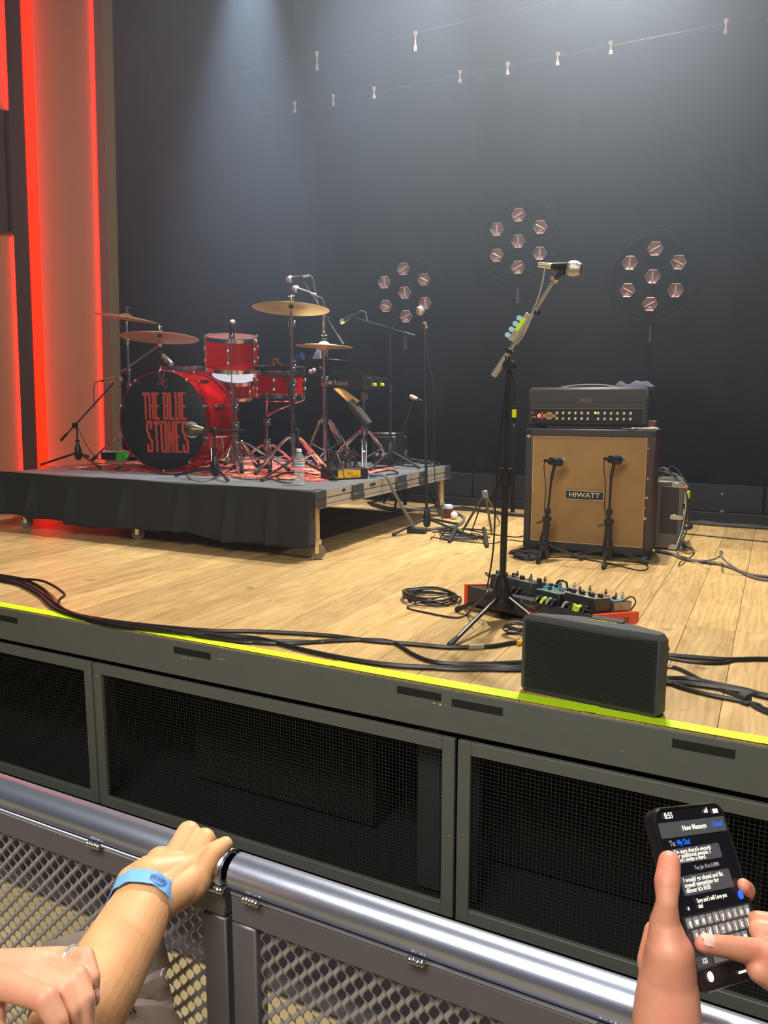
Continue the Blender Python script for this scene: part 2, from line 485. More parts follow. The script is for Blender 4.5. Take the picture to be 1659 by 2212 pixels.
# inside of the stage: back, studs and two black bass cabinets behind the mesh
struct('wall_front', G().box((-1.7, YE + 1.05, -0.45), (8.4, 0.04, 0.72)), cavity)
stud_paint = mat('stud_paint', S(56, 58, 60), 0.7, 0, 0.15)
for i, (px, py, wdt) in enumerate(((238, 1600, 0.05), (932, 1760, 0.085), (1022, 1760, 0.05))):
    p = Yp(px, py, YE + 0.13)
    struct('trim_%d' % (i + 3), G().box((p.x, YE + 0.13, -0.45), (wdt, 0.05, 0.66), None, 0.004), stud_paint)
grille_mat = mat('grille_black', S(24, 23, 23), 0.5, 0.2, 0.2, 90)
for lab, px in (('black bass cabinet behind the wire mesh left of the middle door seam', 600), ('black bass cabinet behind the wire mesh right of the middle door seam', 1330)):
    p = Yp(px, 1800, YE + 0.35)
    t = thing('bass_cabinet', lab, 'speaker', (p.x, YE + 0.55, ZG))
    obj('body', G().box((p.x, YE + 0.62, ZG + 0.30), (0.9, 0.5, 0.58), None, 0.01), cavity, t)
    gg = G(); R2 = 0.011
    for r in range(38):
        for c in range(60):
            cx = p.x - 0.43 + c * 0.0143 + (0.0071 if r % 2 else 0); cz = ZG + 0.04 + r * 0.0143
            gg.add([(cx + 0.0082 * cos(pi / 3 * q + pi / 6), YE + 0.355, cz + 0.0082 * sin(pi / 3 * q + pi / 6)) for q in range(6)]
                   + [(cx + 0.0058 * cos(pi / 3 * q + pi / 6), YE + 0.352, cz + 0.0058 * sin(pi / 3 * q + pi / 6)) for q in range(6)],
                   [(q, (q + 1) % 6, (q + 1) % 6 + 6, q + 6) for q in range(6)])
    m_ = obj('grille', gg, grille_mat, t, 0, False); m_['kind'] = 'stuff'
concrete = mat('pit_floor', S(166, 150, 108), 0.75, 0, 0.5, 3.5, 0.1)  # broad noise puts patchy shadows into the floor colour
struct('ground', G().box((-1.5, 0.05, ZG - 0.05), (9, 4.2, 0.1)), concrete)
tag(obj('pit_shade_strip', G().box((-1.5, 1.875, ZG + 0.006), (8, 0.5, 0.010), None, 0.003), mat('pit_shade', S(58, 52, 58), 0.8)), 'dark strip standing in for shade on the pit floor along the stage foot', 'painted shade')  # thin dark slab colours in the shade below the stage front
struct('floor_under_stage', G().box((-2.2, YE + 0.60, ZG - 0.05), (9, 1.15, 0.1)), cavity)

# rear wall, low black panels and drape
black_wall = mat('black_wall', S(26, 26, 28), 0.85, 0, 0.12, 4)
struct('wall_back', G().box((-2.3, YB + 0.10, 2.3), (10.4, 0.08, 4.8)), black_wall)
plinth = mat('plinth_black', S(10, 10, 11), 0.7, 0, 0.15, 10)
bb = struct('baseboard_back', G().box((-2.0, YB - 0.02, 0.035), (9.6, 0.10, 0.07), None, 0.004), plinth)
for i in range(7):
    xa = -5.6 + i * 1.11
    pn = obj('panel', G().box((xa + 0.55, YB - 0.005, 0.175), (1.095, 0.07, 0.20), None, 0.004), plinth, bb)
latch_m = mat('latch_steel', S(120, 118, 112), 0.4, 0.8)
for px, py in ((1560, 1068), (1562, 1105), (1557, 1106)):
    p = Yp(px, py, YB - 0.045)
    obj('latch', G().lathe([(0.012, 0), (0.010, 0.006), (0.004, 0.009)], (p.x, YB - 0.04, p.z), (0, -1, 0), 8), latch_m, bb)
drape_m = mat('black_drape', S(19, 18, 20), 0.95, 0, 0.15, 3, 0.1, spec=0.15)
gg = G(); nx, nz = 260, 8; xs0, xs1 = -6.6, 2.8
vs = []
for j in range(nz + 1):
    z = 0.27 + (4.75 - 0.27) * j / nz
    for i in range(nx + 1):
        xx = xs0 + (xs1 - xs0) * i / nx
        yy = YB - 0.005 + 0.022 * sin(xx * 19 + 0.8 * sin(xx * 3.1)) + 0.012 * sin(xx * 7.3 + z * 0.25)
        vs.append((xx, yy, z))
for d in (0.0, 0.012):
    pass
fs = [(j * (nx + 1) + i, j * (nx + 1) + i + 1, (j + 1) * (nx + 1) + i + 1, (j + 1) * (nx + 1) + i) for j in range(nz) for i in range(nx)]
gg.add(vs, fs)
dr = obj('stage_curtain', gg, drape_m, None, 80, False)
tag(dr, 'black pleated drape hanging across the whole rear of the stage', 'curtain')
md = dr.modifiers.new('thick', 'SOLIDIFY'); md.thickness = 0.006

# left proscenium wall with red LED grooves
P0, DW = V((-6.0, 5.86, 0)), V((-0.67, -0.743, 0)); DW.normalize()
NW = V((-DW.y, DW.x, 0)); NW = NW if NW.dot(V((1, -1, 0))) > 0 else -NW
def tw(px, py=866):
    d = ray(px, py)
    # P0 + DW t = d s (horizontal)
    det = DW.x * (-d.y) + d.x * DW.y
    return ((-P0.x) * (-d.y) + d.x * (-P0.y)) / det
def wz(px, py): 
    t = tw(px, py); p = P0 + DW * t; d = ray(px, py)
    return HC + d.z * (p.x / d.x)
LEAN = 0.024          # the pilasters lean very slightly, as in the photograph
def wbox(t0, t1, z0, z1, off0, off1, g=None, b=0.0):
    g = g or G()
    c = P0 + DW * ((t0 + t1) / 2) + NW * ((off0 + off1) / 2)
    R_ = M((DW, NW, V((0, 0, 1)))).transposed()
    k_ = len(g.v)
    g.box((c.x, c.y, (z0 + z1) / 2), (abs(t1 - t0), abs(off1 - off0), z1 - z0), R_, b)
    for i in range(k_, len(g.v)): g.v[i] = g.v[i] - DW * (LEAN * (g.v[i].z - HC))
    return g
TE = {k: tw(k) for k in (45, 77, 103, 224, 240, 262)}
HW = 4.75
wall_brown_glow = mat('proscenium_brown_glow', S(164, 104, 80), 0.7, 0, 0.08, 8)  # brown reddened to carry the glow of the red LEDs
wall_tan = mat('proscenium_tan', S(208, 158, 116), 0.6, 0, 0.06, 10)
wall_dark = mat('proscenium_dark', S(92, 66, 54), 0.7, 0, 0.08, 8)
wall_olive = mat('proscenium_olive', S(150, 132, 92), 0.7, 0, 0.08, 8)
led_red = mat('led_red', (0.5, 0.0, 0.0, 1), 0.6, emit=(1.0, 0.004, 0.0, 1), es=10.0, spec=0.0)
wl = struct('wall_left', wbox(-0.02, 2.6, 0, HW, -0.30, -0.12), wall_dark)
obj('panel', wbox(TE[224] , TE[103] + 0.08, 0, HW, -0.12, -0.03), wall_tan, wl)
obj('panel', wbox(TE[45] - 0.02, 2.0, 0, wz(15, 505), -0.12, -0.03), wall_tan, wl)
obj('panel', wbox(TE[45] - 0.02, 2.0, wz(15, 236), HW, -0.12, -0.03), wall_tan, wl)
obj('pilaster', wbox(TE[77], TE[45], 0, HW, -0.12, 0.05, None, 0.004), wall_dark, wl)
obj('pilaster', wbox(TE[262], TE[240], 0, HW, -0.12, 0.03, None, 0.004), wall_olive, wl)
obj('pilaster', wbox(TE[240], TE[224], 0, HW, -0.12, 0.015, None, 0.003), wall_brown_glow, wl)
# LED glow: emissive slant stands in for the lit recess side left of the middle panel, thin bars in the other grooves
def led(t0, o0, t1, o1, z0, z1):
    a, b2 = P0 + DW * t0 + NW * o0, P0 + DW * t1 + NW * o1
    nn = (b2 - a).cross(V((0, 0, 1))).normalized() * 0.004
    gg = G(); vs = []
    for q in (a, b2, b2 + nn, a + nn): vs += [V((q.x, q.y, z0)), V((q.x, q.y, z1))]
    vs = [q - DW * (LEAN * (q.z - HC)) for q in vs]
    gg.add(vs, [(0, 2, 3, 1), (2, 4, 5, 3), (4, 6, 7, 5), (6, 0, 1, 7), (0, 6, 4, 2), (1, 3, 5, 7)])
    return obj('led_glow', gg, led_red, wl, 0)
led(TE[77] - 0.002, 0.05, TE[103] + 0.02, -0.026, 0.0, HW)  # recess side lit by the LEDs, made to glow by itself
led(TE[224] + 0.004, -0.028, TE[224] + 0.004, -0.004, 0.0, HW)
led(TE[45] + 0.004, 0.0, TE[45] + 0.004, -0.026, 0.0, wz(15, 505) - 0.02)
led(TE[45] + 0.004, 0.02, TE[45] + 0.004, -0.026, wz(15, 236) + 0.02, HW)
t = thing('wall_speaker', 'dark square loudspeaker set into the red lit left wall', 'speaker', tuple(P0 + DW * (TE[45] + 0.3) + V((0, 0, wz(15, 500)))))
obj('cabinet', wbox(TE[45] + 0.045, 2.0, wz(15, 503) + 0.005, wz(15, 238), -0.12, 0.02, None, 0.01), mat('speaker_brown', S(84, 62, 58), 0.7), t)
obj('shelf', wbox(TE[45] + 0.01, 2.0, wz(15, 505), wz(15, 505) + 0.02, -0.12, 0.05), wall_dark, t)
struct('ceiling', G().box((-2.3, 3.0, 4.83), (10.6, 6.6, 0.06)), black_wall)

# haze over the stage
hz = bpy.data.materials.new('haze'); hz.use_nodes = True
nt = hz.node_tree; nt.nodes.remove(nt.nodes['Principled BSDF'])
vsn = nt.nodes.new('ShaderNodeVolumeScatter')
vsn.inputs['Color'].default_value = (0.66, 0.80, 1.0, 1); vsn.inputs['Density'].default_value = 0.026; vsn.inputs['Anisotropy'].default_value = 0.25
tcv = nt.nodes.new('ShaderNodeTexCoord'); sxv = nt.nodes.new('ShaderNodeSeparateXYZ'); mrv = nt.nodes.new('ShaderNodeMapRange')
nt.links.new(tcv.outputs['Object'], sxv.inputs[0]); nt.links.new(sxv.outputs['Z'], mrv.inputs['Value'])
mrv.interpolation_type = 'SMOOTHSTEP'
for k_, v_ in (('From Min', 0.4), ('From Max', 3.6), ('To Min', 0.011), ('To Max', 0.056)): mrv.inputs[k_].default_value = v_
nt.links.new(mrv.outputs['Result'], vsn.inputs['Density'])
nt.links.new(vsn.outputs[0], nt.nodes['Material Output'].inputs['Volume'])
o = obj('haze', G().box((-1.59, 4.02, 2.388), (8.68, 3.9, 4.80)), hz, None, 0)
tag(o, 'thin theatrical haze hanging in the air above the stage', 'haze', None, 'stuff')

# overhead pipes with pale clips
pipe_m = mat('pipe_grey', S(54, 57, 66), 0.5, 0.3)
clip_m = mat('clip_pale', S(228, 196, 182), 0.5)
t = thing('overhead_pipe', 'thin lower overhead pipe carrying the long row of pale clips', 'pipe', (-2, 5.6, 3.245))
obj('tube', G().cyl((-4.6, 5.6, 3.245), (1.2, 5.6, 3.205), 0.004, n=8), pipe_m, t)
for xx in (-4.5, 1.1): obj('hanger', G().cyl((xx, 5.6, 3.22), (xx, 5.6, 4.8), 0.0009, n=5), pipe_m, t)
t = thing('overhead_pipe', 'thin upper overhead pipe carrying two tall pale clips', 'pipe', (-2, 5.6, 3.6))
obj('tube', G().cyl((-4.4, 5.6, 3.60), (1.2, 5.6, 3.56), 0.005, n=8), pipe_m, t)
for xx in (-4.3, 1.1): obj('hanger', G().cyl((xx, 5.6, 3.58), (xx, 5.6, 4.8), 0.0009, n=5), pipe_m, t)
def clip(p, h, lab, grp):
    t = thing('pipe_clip', lab, 'clip', p, 0, grp, True)
    obj('jaw', G().lathe([(0.010, h * .5), (0.016, h * .48), (0.013, h * .32), (0.006, h * .2), (0.006, 0)], (0, 0, 0), (0, 0, 1), 10), clip_m, t)
    obj('weight', G().lathe([(0.006, 0), (0.006, -h * .14), (0.012, -h * .22), (0.013, -h * .48), (0.008, -h * .5)], (0, 0, 0), (0, 0, 1), 10), clip_m, t)
    return t
first = None
ordn = ['leftmost', 'second from the left', 'third from the left', 'fourth from the left', 'fifth from the left', 'sixth from the left', 'second from the right', 'rightmost']
for iq, (px, py) in enumerate(((637, 232), (720, 217), (808, 201), (994, 166), (1096, 149), (1204, 128), (1319, 104), (1568, 58))):
    p = Yp(px, py, 5.588)
    if first is None: first = clip(p, 0.085, 'small pale clip on the lower overhead pipe, %s of its row' % ordn[iq], 'pale clips on the lower overhead pipe')
    else: dup(first, p, None, 'small pale clip on the lower overhead pipe, %s of its row' % ordn[iq])
p = Yp(685, 132, 5.588); a = clip(p, 0.14, 'tall pale clip on the upper overhead pipe, inside the bluish light beam', None)
p = Yp(897, 90, 5.588); dup(a, p, None, 'tall pale clip on the upper overhead pipe, right of the light beam')

# round seven-lamp fixtures on stands
lamp_refl = mat('lamp_reflector', S(160, 128, 124), 0.35, 0.6, 0.35, 60, 0.5)
lamp_glass = mat('lamp_bulb', S(190, 165, 160), 0.25, 0.2, 0.2)
fix_black = mat('fixture_black', S(9, 9, 10), 0.8, spec=0.1)
def blinder(px, py, Yd, lab, spin):
    c = Yp(px, py, Yd)
    t = thing('seven_lamp_fixture', lab, 'stage light', (c.x, c.y, 0))
    ax = (EYE - c).normalized(); ax = (ax * 0.75 + V((0, -1, 0)) * 0.25).normalized()
    u = V((0, 0, 1)).cross(ax).normalized(); v = ax.cross(u)
    cr, sr = cos(spin), sin(spin)
    u, v = u * cr + v * sr, v * cr - u * sr
    g = G().lathe([(0.05, -0.10), (0.16, -0.09), (0.25, -0.04), (0.275, 0), (0.28, 0.03), (0.262, 0.035), (0.255, 0.01), (0.01, 0.008)], c, ax, 40)
    obj('housing', g, fix_black, t)
    obj('rim', G().torus(c + ax * 0.03, ax, 0.30, 0.008, 44, 6), fix_black, t)
    for i in range(7):
        q = c if i == 0 else c + (u * sin(pi / 3 * (i - 1)) + v * cos(pi / 3 * (i - 1))) * 0.182
        g = G()
        ring = lambda r, h, o=0: [q + ax * h + (u * cos(pi / 3 * k + o) + v * sin(pi / 3 * k + o)) * r for k in range(6)]
        L = ring(0.054, 0.03) + ring(0.05, 0.034) + ring(0.034, 0.018) + ring(0.012, 0.012)
        fs = [(0 + k, (k + 1) % 6, (k + 1) % 6 + 6, k + 6) for k in range(6)] + [(6 + k, 6 + (k + 1) % 6, 12 + (k + 1) % 6, 12 + k) for k in range(6)] + [(12 + k, 12 + (k + 1) % 6, 18 + (k + 1) % 6, 18 + k) for k in range(6)] + [tuple(18 + k for k in range(6))]
        g.add(L, fs)
        lm = obj('lamp', g, lamp_refl, t, 10)
        a2 = pi / 3 * (i if i else 0) 
        dirv = (u * sin(a2) + v * cos(a2))
        obj('bulb', G().caps(q + ax * 0.026 - dirv * 0.03, 0.006, q + ax * 0.026 + dirv * 0.03, 0.006, 8), lamp_glass, lm)
    obj('yoke', G().tube([c - u * 0.30 , c - u * 0.30 - ax * 0.02 + V((0, 0, -.1)), c + V((0, 0, -.34)) - ax * 0.05, c + u * 0.30 + V((0, 0, -.1)) - ax * 0.02, c + u * 0.30], 0.010, 6), fix_black, t)
    b = c - ax * 0.05
    obj('pole', G().cyl((b.x, b.y, 0.02), (b.x, b.y, c.z - 0.33), 0.016, n=10), fix_black, t)
    obj('clamp', G().cyl((b.x, b.y, c.z - 0.44), (b.x, b.y, c.z - 0.33), 0.024, n=10), black_metal, t)
    for k in range(3):
        a3 = 2 * pi * k / 3 + 0.5
        obj('leg', G().tube([(b.x, b.y, 0.5), (b.x + 0.36 * cos(a3) * .8, b.y + 0.22 * sin(a3) * .8, 0.012)], 0.010, 6), fix_black, t)
blinder(875, 633, 5.72, 'leftmost round seven-lamp stage light, behind the drum riser', 0.05)
blinder(1120, 522, 5.72, 'highest round seven-lamp stage light, above and left of the amplifier', 0.0)
blinder(1410, 598, 5.72, 'rightmost round seven-lamp stage light, behind the amplifier', -0.05)

# ================================================================== DRUM RISER
RZ0 = 0.39
RX0, RX1, RY0, RY1 = -4.80, -2.23, 3.55, 5.50
riser = thing('drum_riser', 'low black-topped rolling drum riser with aluminium side rail', 'riser', ((RX0 + RX1) / 2, (RY0 + RY1) / 2, 0))
deck_m = mat('riser_deck', S(92, 94, 98), 0.6, 0, 0.12, 20, 0.1)
obj('deck', G().box(((RX0 + RX1) / 2, (RY0 + RY1) / 2, RZ0 - 0.012), (RX1 - RX0 - 0.004, RY1 - RY0 - 0.004, 0.024), None, 0.002), deck_m, riser)
def rail(x, sg):
    g = G(); L = RY1 - RY0; yc = (RY0 + RY1) / 2
    for z0, z1, out in ((0.348, 0.386, 0.0), (0.341, 0.348, -0.008), (0.312, 0.341, -0.002), (0.303, 0.312, -0.008), (0.291, 0.303, 0.004)):
        g.box((x + sg * (out - 0.02), yc, (z0 + z1) / 2), (0.04, L, z1 - z0))
    return obj('side_rail', g, alu_dull, riser, 20)
rr = rail(RX1, 1); rail(RX0, -1)
g = G()
for y in (RY0 + 0.02, RY1 - 0.02): g.box(((RX0 + RX1) / 2, y, 0.337), (RX1 - RX0 - 0.08, 0.04, 0.09))
obj('end_rail', g, alu_dull, riser)
cap_m = mat('corner_cap', S(52, 54, 58), 0.5)
for x, y in ((RX1, RY0), (RX1, RY1), (RX0, RY0), (RX0, RY1)):
    sx = -1 if x == RX1 else 1; sy = 1 if y == RY0 else -1
    obj('corner_cap', G().box((x + sx * 0.028, y + sy * 0.055, 0.366), (0.066, 0.115, 0.05), None, 0.003).box((x + sx * 0.028, y + sy * 0.055, 0.315), (0.064, 0.112, 0.05), None, 0.003), cap_m, riser)
for py, wd in ((4.02, 0.13), (4.62, 0.15), (4.98, 0.11)):
    obj('strap', G().box((RX1 + 0.004, py, 0.345), (0.016, wd, 0.088), None, 0.003).box((RX1 + 0.012, py, 0.318), (0.012, wd * 1.02, 0.038), None, 0.003), cap_m, riser)
obj('latch_slot', G().box((RX1 + 0.001, 3.86, 0.368), (0.004, 0.03, 0.014)), black_plastic, riser)
obj('latch_slot', G().box((RX1 + 0.001, 4.22, 0.368), (0.004, 0.07, 0.013)).cyl((RX1, 4.235, 0.368), (RX1 + 0.007, 4.235, 0.368), 0.006).cyl((RX1, 4.205, 0.368), (RX1 + 0.007, 4.205, 0.368), 0.006), black_plastic, riser)
caster_steel = mat('caster_steel', S(214, 196, 160), 0.3, 0.9, 0.1)
wheel_m = mat('caster_wheel', S(120, 108, 92), 0.5)
leg_tan = mat('leg_steel', S(200, 176, 140), 0.4, 0.6)
pedal_red = mat('pedal_red', S(176, 40, 28), 0.5)
def caster(x, y, rot=0.3, leg=True):
    c = V((x, y, 0)); d = V((cos(rot), sin(rot), 0)); s = V((-d.y, d.x, 0))
    if leg: obj('leg', G().cyl((x, y, 0.112), (x, y, 0.292), 0.024, n=14), leg_tan, riser)
    f = obj('caster', G().cyl(c + V((0, 0, 0.086)), c + V((0, 0, 0.112)), 0.034, n=14)
            .box(c + s * 0.021 + d * 0.008 + V((0, 0, 0.068)), (0.024, 0.004, 0.066), RZ(rot), 0.001)
            .box(c - s * 0.021 + d * 0.008 + V((0, 0, 0.068)), (0.024, 0.004, 0.066), RZ(rot), 0.001), caster_steel, riser)
    w_ = c + d * 0.012 + V((0, 0, 0.042))
    obj('wheel', G().lathe([(0.018, -0.016), (0.040, -0.014), (0.042, -0.006), (0.042, 0.006), (0.040, 0.014), (0.018, 0.016)], w_, s, 20), wheel_m, f)
    obj('brake_pedal', G().box(c - d * 0.045 + V((0, 0, 0.07)), (0.05, 0.022, 0.006), RZ(rot) @ RY(0.3), 0.001), pedal_red, f)
caster(RX1 - 0.04, RY0 + 0.06, 0.5); caster(RX0 + 0.14, RY0 + 0.05, 0.75); caster(-3.62, RY0 + 0.06, 0.6)
caster(RX1 - 0.05, RY1 - 0.06, -0.5); caster(-3.62, RY1 - 0.06, 0.2); caster(RX0 + 0.12, RY1 - 0.06, 0.4)
# cloth skirt on the front edge
skirt_m = mat('skirt_cloth', S(34, 36, 35), 0.85, 0, 0.12, 8, 0.1)
g = G(); nx, nz = 150, 14; vs = []
for j in range(nz + 1):
    t = j / nz
    for i in range(nx + 1):
        u = i / nx
        x = RX0 - 0.06 + (RX1 - RX0 + 0.055) * u
        amp = 0.030 * min(1, t * 1.6)
        fold = sin(u * 46 + 1.3 * sin(u * 9)) 
        fold = fold * abs(fold) ** 0.6
        y = RY0 - 0.012 - amp * (0.4 + 0.25 * fold) - 0.012 * t - 0.045 * min(1, t * 1.3) * max(0, sin(u * 44 + 1.6 * sin(u * 7))) ** 5
        if i == nx: y = RY0 + 0.0
        zb_ = 0.085 + 0.012 * sin(u * 13) + 0.008 * sin(u * 31) + 0.012 * (1 - u)
        z = RZ0 - 0.004 - (RZ0 - zb_) * t + 0.004 * sin(u * 17) * (1 - t)
        vs.append((x, y, z))
# a narrow flap folded back over the deck
vs2 = [(RX0 - 0.06 + (RX1 - RX0 + 0.05) * i / nx, RY0 + 0.012 + 0.006 * sin(i * 0.35), RZ0 + 0.004) for i in range(nx + 1)]
n0 = (nx + 1)
allv = vs2 + [(v[0], v[1], v[2] + 0.006) if k < n0 else v for k, v in enumerate(vs)]
fs = [(j * n0 + i, j * n0 + i + 1, (j + 1) * n0 + i + 1, (j + 1) * n0 + i) for j in range(nz + 1) for i in range(nx)]
g.add(allv, fs)
sk = obj('riser_skirt', g, skirt_m, None, 60)
md = sk.modifiers.new('thick', 'SOLIDIFY'); md.thickness = 0.003; md.offset = 0
tag(sk, 'black cloth skirt with loose folds hung along the front of the drum riser', 'skirt')

def rug_mat():
    m = bpy.data.materials.new('rug_red'); m.use_nodes = True
    nt = m.node_tree; N = nt.nodes; L = nt.links; b = N['Principled BSDF']
    tc = N.new('ShaderNodeTexCoord'); vo = N.new('ShaderNodeTexVoronoi'); vo.inputs['Scale'].default_value = 14
    L.new(tc.outputs['Object'], vo.inputs['Vector'])
    cr = N.new('ShaderNodeValToRGB'); cr.color_ramp.interpolation = 'CONSTANT'
    e = cr.color_ramp.elements; e[0].color = S(168, 44, 40); e[1].position = 0.42; e[1].color = S(196, 120, 96)
    for p, c in ((0.55, S(120, 30, 32)), (0.7, S(222, 190, 150)), (0.82, S(70, 40, 44))):
        q = e.new(p); q.color = c
    nz = N.new('ShaderNodeTexNoise'); nz.inputs['Scale'].default_value = 26; nz.inputs['Detail'].default_value = 3
    L.new(tc.outputs['Object'], nz.inputs['Vector'])
    mx = N.new('ShaderNodeMixRGB'); mx.inputs[0].default_value = 0.5
    L.new(vo.outputs['Color'], mx.inputs[1]); L.new(nz.outputs['Color'], mx.inputs[2])
    L.new(mx.outputs[0], cr.inputs[0]); L.new(cr.outputs[0], b.inputs['Base Color']); b.inputs['Roughness'].default_value = 0.95
    return m
g = G(); q = [Zp(100, 1009, RZ0), Zp(690, 1041, RZ0), Zp(862, 1012, RZ0), (-4.45, 5.35, RZ0)]
g.prism([(p[0], p[1]) for p in q], 0.003, M.Translation((0, 0, RZ0 + 0.0005)))
tag(obj('rug', g, rug_mat()), 'red patterned rug laid under the drum kit on the riser', 'rug')
RD = RZ0 + 0.0036

# ================================================================== DRUMS
brass = mat('cymbal_bronze', S(236, 214, 160), 0.42, 0.55, 0.16, 12, 0.05)
hoop_red = mat('hoop_red', S(122, 10, 16), 0.18)
head_black = mat('head_black', S(20, 19, 21), 0.45)
head_white = acrylic('head_coated', (0.9, 0.9, 0.9, 1), S(112, 110, 114), 0.8, 0.7)
head_clear = acrylic('head_clear', (0.96, 0.93, 0.92, 1), (0.9, 0.8, 0.78, 1), 0.10)
logo_red = mat('logo_red', S(196, 66, 44), 0.6)
script_pink = mat('script_red', S(176, 70, 72), 0.6)
felt_m = mat('felt', S(60, 78, 44), 0.9)

def drum(name, label, base, axis, r, h, n, headm, parent=None, group=None, lughalf=True):
    base = V(base); ax = V(axis).normalized()
    t = thing(name, label, 'drum', tuple(base), 0, group)
    g = G(); u, v, a = g.frame(ax)
    g.lathe([(r, 0), (r, h), (r - 0.006, h), (r - 0.006, 0), (r, 0)], base, ax, 40, False)
    obj('shell', g, red_acrylic, t)
    obj('batter_head', G().lathe([(r - 0.001, h + 0.004), (r - 0.02, h + 0.006), (0.002, h + 0.006)], base, ax, 36, False), headm, t)
    obj('bottom_head', G().lathe([(r - 0.001, -0.004), (r - 0.02, -0.006), (0.002, -0.006)], base, ax, 36, False), head_clear, t)
    for hh in (h - 0.014, -0.016):
        obj('rim', G().lathe([(r + 0.004, hh), (r + 0.008, hh), (r + 0.008, hh + 0.026), (r + 0.014, hh + 0.03), (r + 0.004, hh + 0.03), (r + 0.004, hh)], base, ax, 40, False), chrome, t)
    for i in range(n):
        th = 2 * pi * (i + 0.5) / n
        d = u * cos(th) + v * sin(th)
        lg = G()
        zs = ((h * 0.30, h * 0.70) if lughalf else (h * 0.5,))
        for z in zs: lg.cyl(base + d * r + a * z, base + d * (r + 0.014) + a * z, 0.007, n=8).sph(base + d * (r + 0.016) + a * z, 0.014, 10, 7, d, 0.7)
        lg.cyl(base + d * (r + 0.012) + a * 0.0, base + d * (r + 0.012) + a * h, 0.0028, n=6)
        lg.cyl(base + d * (r + 0.012) + a * (h - 0.004), base + d * (r + 0.012) + a * (h + 0.022), 0.005, n=6)
        lg.cyl(base + d * (r + 0.012) - a * 0.02, base + d * (r + 0.012), 0.005, n=6)
        obj('lug', lg, chrome, t)
    return t

# bass drum
KR, KD = 0.345, 0.42
ka = V((sin(radians(10)), -cos(radians(10)), 0))
kf = Zp(357, 1019, RD); kf = V((kf.x, kf.y, RD + KR + 0.003))       # front hoop centre
kb = kf - ka * KD
kx = V((-ka.y, ka.x, 0)); ku = V((0, 0, 1))
kick = thing('bass_drum', 'large red acrylic bass drum with a black lettered front head', 'drum', (kf.x, kf.y, RD))
obj('shell', G().lathe([(KR - 0.012, 0.02), (KR - 0.012, KD - 0.02), (KR - 0.018, KD - 0.02), (KR - 0.018, 0.02), (KR - 0.012, 0.02)], kb, ka, 64, False), red_acrylic, kick)
hp = [(KR - 0.008, 0), (KR, 0), (KR, 0.042), (KR - 0.008, 0.042), (KR - 0.008, 0)]
obj('hoop', G().lathe(hp, kf - ka * 0.034, ka, 64, False), hoop_red, kick)
obj('hoop', G().lathe(hp, kb - ka * 0.008, ka, 64, False), hoop_red, kick)
fh = obj('front_head', G().lathe([(KR - 0.009, 0), (KR - 0.02, 0.006), (0.002, 0.007)], kf - ka * 0.006, ka, 64, False), head_black, kick)
obj('batter_head', G().lathe([(KR - 0.009, 0), (0.002, 0.001)], kb + ka * 0.006, ka, 48, False), head_clear, kick)
KT = basis(kf + ka * 0.0018, kx, ku)
obj('port_disc', G().lathe([(0.056, 0), (0.052, 0.0015), (0.002, 0.002)], kf + kx * 0.222 - ku * 0.055 + ka * 0.001, ka, 28, False), mat('port_white', S(205, 198, 216), 0.6), kick)
# block lettering cut in jittered bands
def letter(ch, y):
    if ch == 'T': return [(0, 1)] if y > .9 else [(.33, .67)]
    if ch == 'H': return [(0, 1)] if .46 < y < .55 else [(0, .36), (.64, 1)]
    if ch == 'E': return [(0, 1)] if y > .91 or y < .09 else ([(0, .82)] if .46 < y < .54 else [(0, .42)])
    if ch == 'B': return [(0, .92)] if y > .92 or y < .08 else ([(0, .86)] if .46 < y < .54 else [(0, .38), (.60, 1)])
    if ch == 'L': return [(0, 1)] if y < .09 else [(0, .42)]
    if ch == 'U': return [(.06, .94)] if y < .08 else [(0, .37), (.63, 1)]
    if ch == 'O': return [(.06, .94)] if y < .08 or y > .92 else [(0, .37), (.63, 1)]
    if ch == 'N':
        c = .2 + .6 * (1 - y); return [(0, .30), (.70, 1), (max(0, c - .2), min(1, c + .2))]
    if ch == 'S':
        if y > .92 or y < .08: return [(.06, .94)]
        if y > .66: return [(0, .38), (.62, 1)] if y > .74 else [(0, .38)]
        if y > .36: c = .22 + .56 * (.66 - y) / .3; return [(c - .22, c + .22)]
        return [(0, .38), (.62, 1)] if y < .27 else [(.62, 1)]
    return []
lg = G(); jr = random.Random(3)
def word(wd, x0, x1, y0, y1, bands=26):
    n = len(wd); sp = [(.45 if c == ' ' else 1.0) for c in wd]; tot = sum(sp) + .10 * (n - 1); k = (x1 - x0) / tot
    for b in range(bands):
        yy = (b + .5) / bands; dx = jr.uniform(-.09, .09)
        x = x0
        for c, s_ in zip(wd, sp):
            for a_, e_ in letter(c, yy):
                za, zb2 = y0 + (y1 - y0) * b / bands, y0 + (y1 - y0) * (b + 1) / bands
                lg.add([KT @ V((x + (a_ + dx) * k, za, 0)), KT @ V((x + (e_ + dx) * k, za, 0)), KT @ V((x + (e_ + dx) * k, zb2, 0)), KT @ V((x + (a_ + dx) * k, zb2, 0))], [(0, 1, 2, 3)])
            x += (s_ + .10) * k
KS = 0.00327
word('THE BLUE', -0.155, 0.185, 0.012, 0.198)
word('STONES', -0.138, 0.195, -0.215, 0.004)
obj('lettering', lg, logo_red, fh, 0, False)
